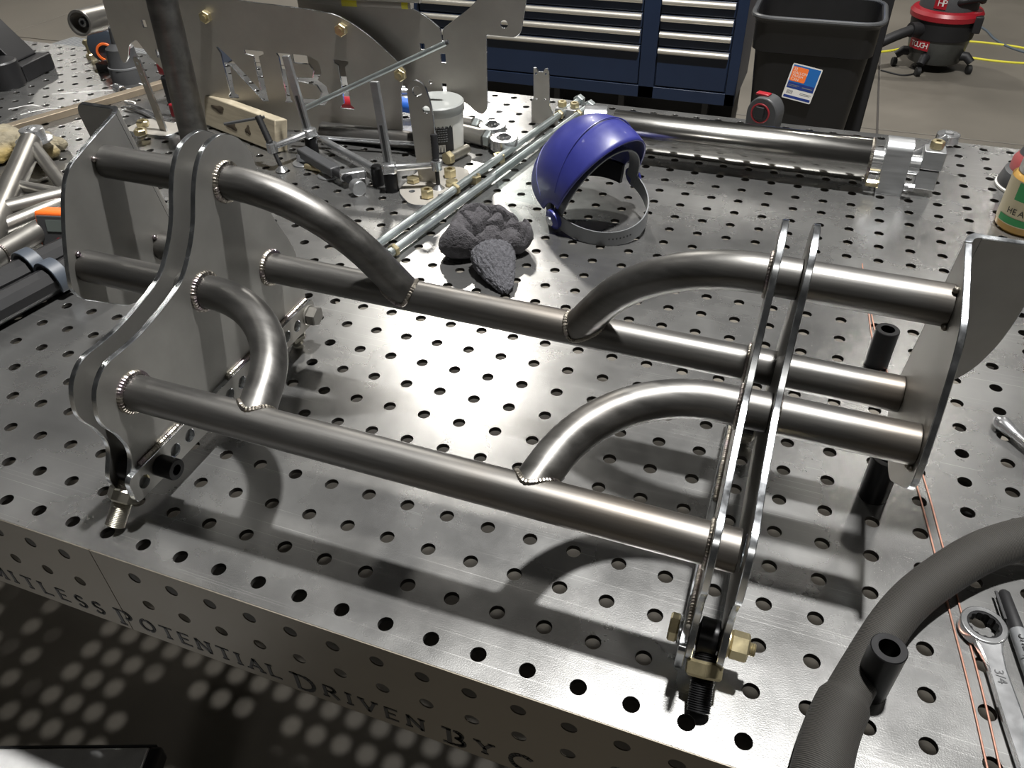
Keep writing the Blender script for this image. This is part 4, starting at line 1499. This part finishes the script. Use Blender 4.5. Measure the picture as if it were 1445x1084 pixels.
# tubular control arm
ca = thing('tubular_control_arm', 'triangular arm of welded stainless tubes with a rod end, lying left of the cradle', 'control arm', (-100, 60, 0))
q = lambda x, y, z: V((x + 100, y - 60, z))


def carm(a, b, r):
    obj('arm_tube', MB().cyl(q(*a), q(*b), r, n=28), STAINL, ca)


carm((-116.0, 75.0, 5.5), (-89.5, 37.5, 3.2), 2.2)
carm((-116.0, 75.0, 5.6), (-93.6, 61.6, 4.0), 1.3)
carm((-104.2, 59.6, 4.6), (-92.0, 60.6, 4.0), 1.1)
carm((-91.5, 62.0, 4.2), (-104.5, 43.5, 4.2), 1.6)
carm((-88.6, 57.5, 3.0), (-88.4, 34.0, 3.0), 1.9)
carm((-92.5, 60.0, 3.2), (-96.0, 46.0, 3.2), 1.4)
for p, d_ in (((-104.0, 59.6, 4.6), (12, 1, 0)), ((-88.4, 40.2, 3.0), (0, 1, 0))):
    mb = MB()
    d0, a_, b_ = frame_of(d_)
    bead(mb, [q(*p) + (a_ * math.cos(k * PI / 12) + b_ * math.sin(k * PI / 12)) * (1.2 if p[0] < -100 else 2.0) + d0 * .4 for k in range(24)], .22)
    obj('weld_bead', mb, WELD, ca)
obj('rod_end_eye', MB().pipe(q(-118.2, 78, 5.2), q(-118.2, 78, 7.2), 2.4, 1.1, 28), CHROME, ca, bevel=.2)
obj('rod_end_ball', MB().sphere(q(-118.2, 78, 6.2), 1.35, 20, 12), CHROME, ca)
obj('flange_washer', MB().lathe([(1.4, 0), (3.6, .1), (3.6, .45), (1.6, .6)], q(-118.0, 77.6, 4.6), (0, 0, 1), 32), CHROME, ca)
obj('threaded_neck', MB().thread(q(-117.3, 76.8, 5.6), q(-115.6, 74.4, 5.4), 1.4, .3), CHROME, ca)

dt = [((-82.2, 30.0), (-78.6, 51.0), 'dark square-edged steel tube at the left, the upper of the clamped pair'),
      ((-76.2, 26.0), (-73.0, 46.5), 'dark square-edged steel tube at the left, the lower of the clamped pair')]
for i, ((xa, ya), (xb, yb), lb) in enumerate(dt):
    a, b = V((xa, ya, 2.4)), V((xb, yb, 2.4))
    m0 = V(((xa + xb) / 2, (ya + yb) / 2, 0))
    a2 = a + (a - b) * .6
    o = obj('dark_steel_tube', MB().lathe([(2.3, 0), (2.3, (b - a2).length)], a2 - m0, b - a2, 10), BLACKP, None, m0)
    tag(o, lb, 'tube', 'dark tubes at the left')
cl = thing('double_tube_clamp', 'grey plastic double clip holding the two dark tubes together', 'clip', (-79.8, 39.6, 0))
for s_ in (0, 1):
    cpt = V((-80.6, 39.4, 2.4)) if s_ == 0 else V((-74.3, 38.0, 2.4))
    dd = V((3.4, 20.8, 0)).normalized()
    side_ = V((0, 0, 1)).cross(dd)
    pts = [cpt + side_ * (2.75 * math.cos(a)) + V((0, 0, 1)) * 2.75 * math.sin(a) - V((-79.8, 39.6, 0)) for a in [math.radians(-20 + 220 * k / 16) for k in range(17)]]
    rings = [[p + dd * 1.1, p - dd * 1.1, (p - (cpt - V((-79.8, 39.6, 0)))) * 1.2 + (cpt - V((-79.8, 39.6, 0))) - dd * 1.1,
              (p - (cpt - V((-79.8, 39.6, 0)))) * 1.2 + (cpt - V((-79.8, 39.6, 0))) + dd * 1.1] for p in pts]
    obj('clip_ring', MB().loft(rings), mat('slate_clip', (.045, .055, .07), 0, .45), cl, bevel=.1)

og = thing('orange_laser_meter', 'small orange and black laser measuring device left of the cradle', 'laser measure', (-84.0, 50.2, 0), math.radians(14))
Mo = Matrix.Rotation(math.radians(-14), 4, 'X')
obj('orange_shell', MB().box(-4.4, 4.4, -1.5, 2.2, .3, 6.6, Mo), ORANGE, og, bevel=.5)
obj('black_face', MB().box(-3.9, 3.9, -1.8, -1.4, .5, 5.9, Mo), GREYP, og, bevel=.2)
obj('screen', MB().box(-2.2, 1.6, -1.9, -1.75, 3.2, 5.2, Mo), mat('dead_screen', (.12, .14, .13), 0, .2), og)
obj('button', MB().cyl(Mo @ V((-.4, -1.75, 1.6)), Mo @ V((-.4, -2.0, 1.6)), .5), RED, og)

# black magnetic fixture block far left
fx = thing('black_fixture_block', 'black painted angled fixture block standing at the far left of the table', 'fixture block', (-172, 122, 0))
obj('base_block', MB().box(-22, 7.5, -6, 6, 0, 4.2, Matrix.Rotation(math.radians(10), 4, 'Z')), BLACKP, fx, bevel=.3)
wdg = [(-16, 4.2), (4.5, 4.2), (-3, 13.6), (-16, 15)]
obj('wedge_body', MB().prism(fillet(wdg, .8), -4.5, 4.5, axes((0, 0, 0), V((1, .18, 0)), (0, 0, 1))), BLACKP, fx, bevel=.2)
obj('round_foot', MB().lathe([(4.4, 0), (4.6, .3), (4.4, 6.2), (4.0, 6.6)], (5.5, -8.5, 0), (0, 0, 1), 36), BLACKP, fx)
obj('tie_bar', MB().box(-14, 5, -.7, .7, -.6, .6, axes((-1, -9, 9.4), V((.82, 0, -.45)), (0, 1, 0))), BLACKP, fx, bevel=.1)
for k in range(3):
    obj('cap_screw', MB().cyl((-8 + 3.2 * k, -5.0 - 0, 11 - 2.0 * k), (-8 + 3.2 * k, -6.4, 11 - 2.0 * k), .9, n=16), DARK, fx)
ck_ = thing('chrome_socket', 'small chrome socket lying by the steel flat bar', 'socket', (-134.5, 118.5, 0))
obj('socket_body', MB().pipe((0, 0, 1.1), (3.2, -1.2, 1.1), 1.1, .7, 20), CHROME, ck_)
# caster-like swivel with orange brake, cap tool
cs = thing('swivel_wheel', 'dark rubber wheel with an orange ring behind the bushing at the back left', 'wheel', (-153, 137, 0))
obj('tyre', MB().lathe([(3.2, -1.6), (4.4, -1.3), (4.9, 0), (4.4, 1.3), (3.2, 1.6)], (0, 0, 5.0), (.5, -1, 0), 32), mat('slate_rubber', (.035, .045, .06), 0, .4), cs)
obj('orange_ring', MB().pipe(V((0, 0, 3.7)) + V((.45, -.9, 0)) * 1.7, V((0, 0, 3.7)) + V((.45, -.9, 0)) * 2.1, 2.5, 1.9, 28), ORANGE, cs)
obj('fork', MB().box(-.8, .8, -1, 3, 4, 12), GREYP, cs, bevel=.3)
gc = thing('grey_cone_tool', 'grey tapered plastic cup standing upside down beneath the bumper side plate', 'cup', (-138.0, 127.0, 0))
obj('cup_body', MB().lathe([(4.3, 0), (4.3, 3.8), (3.8, 4.6), (3.5, 8.4), (1.6, 9.6), (1.2, 13.4), (.9, 13.6)], n=32), GREYP, gc)
obj('seam_ring', MB().lathe([(3.8, 4.2), (4.35, 4.0), (4.35, 3.6), (4.0, 3.5)], n=32, cap=False), MIDGREY, gc)
o = obj('dark_pad', MB().box(-4, 4, -2.4, 2.4, 0, 1.8), GREYP, None, (-149, 133.5, -1.8 + 1.8), bevel=.2)
tag(o, 'small dark grey pad under the brass nut at the back left', 'pad')
for ob in bpy.data.objects:
    if ob.get('label', '').startswith('brass nut on the dark pad'):
        ob.location.z = .018
pk = thing('chrome_pliers', 'bright chrome pick tool lying behind the end flange at the left', 'hand tool', (-117, 108, 0))
obj('shaft', MB().sweep([(-8, 3, .8), (-2, 1, .8), (6, -2, .8), (10, -3.4, .8)], [.35, .5, .55, .3], 12), CHROME, pk)
obj('prong', MB().sweep([(-7, 1, .6), (0, -.6, .6), (8, -4.2, .6)], [.25, .4, .3], 12), CHROME, pk)

# ------------------------------------------------------------------ bottle and sander at the right edge
bt = thing('amber_bottle', 'amber bottle with cream and green label and white cap at the right edge', 'bottle', (73.8, 110.6, 0))
obj('bottle_body', MB().lathe([(4.3, 0), (4.8, .5), (4.8, 8.6), (4.3, 9.8), (3.9, 10.2)], n=48), AMBER, bt)
obj('cap', MB().lathe([(4.1, 10.0), (4.2, 10.2), (4.1, 13.0), (3.8, 13.3)], n=48), WHITE, bt)


def band(name, r_, z0, z1, a0, a1, mt, par):
    mb = MB().loft([[V((r_ * math.cos(math.radians(a0 + (a1 - a0) * k / 24)), r_ * math.sin(math.radians(a0 + (a1 - a0) * k / 24)), z)) for k in range(25)] for z in (z0, z1)], False, closed_u=False)
    return obj(name, mb, mt, par)


band('label', 4.86, 1.5, 9.2, -260, 20, CREAM, bt)
band('green_panel', 4.92, 6.0, 9.0, -142, -20, GREEN, bt)
band('green_strip', 4.92, 1.7, 2.9, -164, -20, GREEN, bt)


def wrap_text(s_, r_, z, a0, size, mt, par, step, name='lettering'):
    for k, ch in enumerate(s_):
        if ch == ' ':
            continue
        a = math.radians(a0 + step * k)
        p = V((r_ * math.cos(a), r_ * math.sin(a), z))
        text(name, ch, size, axes(p, V((-math.sin(a), math.cos(a), 0)), (0, 0, 1)), mt, par, .01)


wrap_text('HEAVY D', 4.9, 3.5, -148, 1.5, INK, bt, 12.5)
sd_ = thing('orbital_sander', 'red and grey pneumatic orbital sander standing behind the amber bottle', 'sander', (77.0, 128.0, 0))
obj('pad', MB().lathe([(6.2, 0), (6.4, .2), (6.4, .5), (6.1, .7)], n=44), PAPER, sd_)
obj('skirt', MB().lathe([(6.1, .7), (6.2, 1.0), (5.6, 3.2), (5.0, 3.6)], n=44), GREYP, sd_)
obj('red_housing', MB().lathe([(5.0, 3.4), (4.9, 5.4), (4.2, 6.6)], n=44), SALMON, sd_)
obj('grey_neck', MB().lathe([(4.3, 6.4), (3.6, 8.0), (3.2, 9.6)], n=40), GREYP, sd_)
obj('red_grip', MB().lathe([(3.3, 9.4), (3.5, 11), (3.6, 14.5)], n=40), mat('worn_red_rubber', (.22, .03, .035), 0, .5), sd_)
obj('grey_top', MB().lathe([(3.5, 14.4), (3.8, 16), (3.6, 18.5), (2.4, 20)], n=40), GREYP, sd_)

# ------------------------------------------------------------------ background: drawer cabinet
cab = thing('tool_cabinet', 'dark blue rolling tool cabinet with bright drawer pulls behind the table', 'tool cabinet', (-82, 345, -90))
cz = lambda z: z + 90
obj('carcass', MB().box(-84, 82, 1.6, 52, cz(-67), cz(30)), BLUEC, cab, bevel=.4)
obj('corner_trim', MB().box(77.5, 82.3, 0, 2, cz(-67), cz(30)).box(-84.3, -79, 0, 2, cz(-67), cz(30)).box(36.0, 43.5, 0, 2, cz(-67), cz(30)).box(-84, 82, 0, 1.9, cz(-67), cz(-61.5)), BLUEC, cab, bevel=.15)
zs = [-61.2, -42.8, -35.6, -28.6, -21.5, -14, -6, 3, 12, 22]
for (a, b) in ((-78.5, 35.5), (44.0, 77.0)):
    for k in range(9):
        z0, z1 = cz(zs[k]) + .3, cz(zs[k + 1]) - .3
        df = obj('drawer', MB().box(a, b, .3, 1.7, z0, z1), BLUEC, cab, bevel=.25)
        hb = MB()
        hb.sweep([(a + .3, -.5, z1 - 1.5), (b - .3, -.5, z1 - 1.5)], 1.5, 12, flat=.9)
        obj('drawer_pull', hb, HANDLE, df)
for x in (-76, -8, 26, 68):
    obj('caster_wheel', MB().lathe([(5, -1.6), (6, -1.4), (6, 1.4), (5, 1.6)], (x, 12, 6.1), (1, .2, 0), 28), RUBBER, cab)
    obj('caster_fork', MB().box(x - 1.6, x + 1.6, 9, 15, 8.2, 23), GREYP, cab, bevel=.3).location = (0, 0, 0)

obj('shade_box', MB().box(-82, 80, 22, 50, .3, 23), INK, cab)  # black box added to stand in for the shade beneath the cabinet
# second, black-sided cart with blue trim behind the bin
c2 = thing('black_side_cart', 'black sided cart with a blue edge standing behind the black bin', 'cart', (48, 339.5, -90))
obj('side_panel', MB().box(2.5, 9.5, -1, 48, 17, 96), INK, c2, bevel=.6)
obj('blue_body', MB().box(-30, 2.6, 1, 46, 22, 92), mat('bright_blue_paint', (.012, .06, .25), .1, .4), c2, bevel=.3)
obj('hinge_bolt', MB().cyl((.6, .8, 34), (.6, .2, 34), 1.1), CHROME, c2)
for x in (-24, 4):
    obj('caster_wheel', MB().lathe([(5, -1.6), (6, -1.4), (6, 1.4), (5, 1.6)], (x, 8, 6.1), (1, 0, 0), 24), RUBBER, c2)
    obj('caster_fork', MB().box(x - 2.4, x + 2.4, 6, 10, 12, 22), GREYP, c2)

# ------------------------------------------------------------------ black bin
bn = thing('black_waste_bin', 'large black plastic waste bin with a blue and orange label behind the table', 'bin', (30, 318, -90))


def rsq(w_, d_, z, rad_, n=6):
    pl = fillet([(-w_, -d_), (w_, -d_), (w_, d_), (-w_, d_)], rad_, n)
    return [V((x, y, z)) for x, y in pl]


mb = MB().loft([rsq(17, 13, 0, 5), rsq(17.4, 13.5, 1, 6), rsq(21.3, 16.6, 61, 8), rsq(23.0, 18.0, 61.6, 8.5), rsq(23.4, 18.4, 72, 9), rsq(24.4, 19.4, 73.4, 9.5), rsq(24.4, 19.4, 74.6, 9.5),
                rsq(22.8, 17.8, 74.6, 8.5), rsq(21.6, 16.6, 60, 8), rsq(17, 13, 2, 6)], True)
obj('bin_body', mb, BINP, bn)
rimr = MB().sweep(rsq(24.2, 19.2, 74.2, 9.5), 1.0, 10, closed=True)
obj('rolled_rim', rimr, mat('rim_plastic', (.06, .062, .064), 0, .35), bn)
obj('rubbish', MB().prism([(p.x, p.y) for p in rsq(20.5, 15.5, 0, 7)], 60, 61), CONC, bn)
Mlab = axes((-.8, -16.75, 50.5), V((1, -.0, -.16)), V((.16, .08, 1)))
Mlab = Mlab @ Matrix.Translation((0, 0, .4))
lab_ = obj('label', MB().prism(fillet([(-5.8, -6.8), (5.8, -6.8), (5.8, 6.8), (-5.8, 6.8)], .6), 0, .05, Mlab), PAPER, bn)
obj('label_blue_panel', MB().box(-5.3, 5.3, -2.6, 6.3, .05, .09, Mlab), LBLUE, lab_)
obj('label_orange_panel', MB().prism(fillet([(-5.2, .2), (.8, .2), (.8, 5.7), (-5.2, 5.7)], .5), .09, .13, Mlab), ORLAB, lab_)
obj('label_navy_strip', MB().box(-5.3, 5.3, -6.3, -5.3, .05, .09, Mlab).box(-5.3, 5.3, -2.5, -.3, .09, .11, Mlab), NAVY, lab_)
for k, s_ in enumerate(('32', 'GALLON', 'TRASH', 'CAN')):
    text('label_print', s_, 1.45, Mlab @ Matrix.Translation((-4.8, 4.3 - 1.25 * k, .14)), PAPER, lab_, .005)
bc = MB()
for k in range(7):
    bc.box(-4.6 + k * .35, -4.45 + k * .35, -4.7, -3.3, .05, .08, Mlab)
obj('barcode', bc, INK, lab_)
bc = MB().box(.6, 5, -3.8, -3.6, .05, .08, Mlab).box(.6, 4.6, -4.3, -4.1, .05, .08, Mlab).box(-4.8, -.6, -1.3, -1.1, .11, .14, Mlab).box(-4.8, -1.4, -1.8, -1.6, .11, .14, Mlab).box(.6, 4.6, -1.6, -1.3, .11, .14, Mlab)
obj('label_small_print', bc, MIDGREY, lab_)

# ------------------------------------------------------------------ shop vacuum and cords on the floor
vc = thing('shop_vacuum', 'red and black shop vacuum on casters standing on the concrete floor', 'vacuum', (98, 514, -90))
obj('drum', MB().lathe([(14.5, 5), (15, 5.6), (17.2, 21.5), (17.6, 28)], n=48), mat('smoked_drum', (.05, .052, .048), 0, .3, .3, 10), vc)
obj('black_collar', MB().lathe([(16.6, 18.5), (17.6, 19), (18.4, 29.5), (17.8, 30)], n=48), INK, vc)
obj('red_ring', MB().lathe([(18.4, 29), (19.6, 29.6), (19.9, 32.2), (18.6, 34), (15, 35)], n=48), RED, vc)
obj('motor_head', MB().lathe([(16, 34.2), (15.6, 40), (13.5, 46), (8, 49.5)], n=40), GREYP, vc)
obj('handle', MB().sweep(catmull([(3, -12, 38), (5, -15.4, 41), (14, -12, 42), (16, -7, 40)], 5, False), 1.8, 12), INK, vc)
obj('latch', MB().box(14.0, 18.5, -14, -9, 24, 33), INK, vc, bevel=.5)
obj('hose_port', MB().cyl((-12, -11, 24), (-18, -15, 24), 4.0), INK, vc)
obj('hose', MB().sweep(catmull([(-17, -14.5, 24), (-26, -20, 21), (-36, -24, 16), (-46, -22, 10), (-56, -12, 5)], 6, False), 2.9, 14), INK, vc)
for a in (-112, -20, 70, 190):
    a = math.radians(a)
    obj('caster_leg', MB().sweep([(12 * math.cos(a), 12 * math.sin(a), 9), (18 * math.cos(a), 18 * math.sin(a), 9.4), (21.5 * math.cos(a), 21.5 * math.sin(a), 6.5)], [3.0, 2.6, 2.2], 12), INK, vc)
    obj('caster_wheel', MB().lathe([(2.2, -1.3), (2.6, -1), (2.6, 1), (2.2, 1.3)], (21.5 * math.cos(a), 21.5 * math.sin(a), 2.6), (1, .3, 0), 18), RUBBER, vc)
an = math.radians(-112)


def vac_sticker(a_deg, z, w_deg, h, r_, s_, size):
    o = band('red_sticker', r_, z - h / 2, z + h / 2, a_deg - w_deg / 2, a_deg + w_deg / 2, RED, vc)
    n_ = len(s_)
    for k, ch in enumerate(s_):
        a = math.radians(a_deg + (k - (n_ - 1) / 2) * w_deg * .8 / n_ - w_deg * .07)
        text('sticker_letter', ch, size, axes(V(((r_ + .05) * math.cos(a), (r_ + .05) * math.sin(a), z - h * .3)), V((-math.sin(a), math.cos(a), 0)), (0, 0, 1)), PAPER, o, .02)


vac_sticker(-133, 16.5, 46, 7, 17.0, 'TOUGH', 4.2)
vac_sticker(-112, 40, 24, 8, 16.3, 'HP', 5)
fl_z = -89.6


def cord(name, lb, pts, r_, mt):
    c0 = V((pts[0][0], pts[0][1], 0))
    P = [V((x, y, fl_z if len(p_) == 2 else p_[2])) - c0 for p_ in pts for x, y in [(p_[0], p_[1])]]
    o = obj(name, MB().sweep(catmull([tuple(p) for p in P], 8, False), r_, 10), mt, None, c0)
    tag(o, lb, 'cord')


cord('yellow_cord', 'yellow extension cord looped on the floor beside the shop vacuum',
     [(60, 530), (75, 540), (95, 560), (120, 575), (150, 572), (166, 560), (160, 540), (140, 536), (118, 540)], .7, YELLOW)
cord('blue_grey_cord', 'blue-grey cord curving over the floor right of the vacuum',
     [(120, 640), (135, 610), (140, 585), (150, 565), (172, 548), (200, 540)], .8, mat('slate_cable', (.06, .08, .10), 0, .5))
cord('thin_power_cord', 'thin dark cord trailing on the floor between bin and vacuum',
     [(70, 498), (82, 492), (90, 500), (88, 512)], .5, INK)
cord('coiled_cord', 'dark cord at the right frame edge on the floor',
     [(165, 545), (160, 530), (170, 515), (185, 508)], .5, INK)
fm = thing('ribbed_floor_mat', 'grey ribbed rubber mat lying on the floor behind the left of the table', 'mat', (-395, 372, -90))
obj('mat_sheet', MB().box(-80, 70, -26, 26, 0, 1.2, Matrix.Rotation(math.radians(-8), 4, 'Z')), MATT, fm)
rb = MB()
for k in range(44):
    rb.box(-78 + k * 3.4, -76.6 + k * 3.4, -25, 25, 1.2, 1.6, Matrix.Rotation(math.radians(-8), 4, 'Z'))
o = obj('ribs', rb, MATT, fm)
o['kind'] = 'stuff'
t = thing('dark_floor_bars', 'dark steel bars stacked on the floor at the top left corner', 'bars', (-640, 500, -90))
for k in range(3):
    obj('bar', MB().box(-14, 26, -2.5, 2.5, 0, 5, Matrix.Translation((-6 * k, -16 + 14 * k, 0)) @ Matrix.Rotation(math.radians(25 - 9 * k), 4, 'Z')), GREYP, t, bevel=.3)
t = thing('slate_floor_box', 'slate blue plastic case on the floor behind the bumper bushing', 'case', (-345, 400, -90))
obj('case_body', MB().box(-18, 18, -12, 12, 0, 26), mat('slate_plastic', (.07, .085, .12), 0, .5), t, bevel=1.0)

# ------------------------------------------------------------------ lower cart corner in the near left
ct = thing('lower_cart_top', 'corner of a bright metal topped cart at the bottom left of the view', 'cart', (-36.5, -4.6, -90), math.radians(20.4))
obj('metal_top', MB().box(-90, -.7, -70, -.12, 43.0, 45.0), mat('worn_cart_top', (.62, .62, .62), .55, .38, .15, 20), ct, bevel=.3)
obj('rubber_edge', MB().box(-.8, 1.2, -70, 0, 42.0, 45.3), INK, ct, bevel=.6)
obj('rear_lip', MB().box(-90, .2, -.12, .25, 42, 45.1), INK, ct, bevel=.3)
for x, y in ((-5, -6), (-85, -6), (-85, -64), (-5, -64)):
    obj('leg', MB().box(x - 2, x + 2, y - 2, y + 2, 0, 43), BLACKP, ct, bevel=.2)
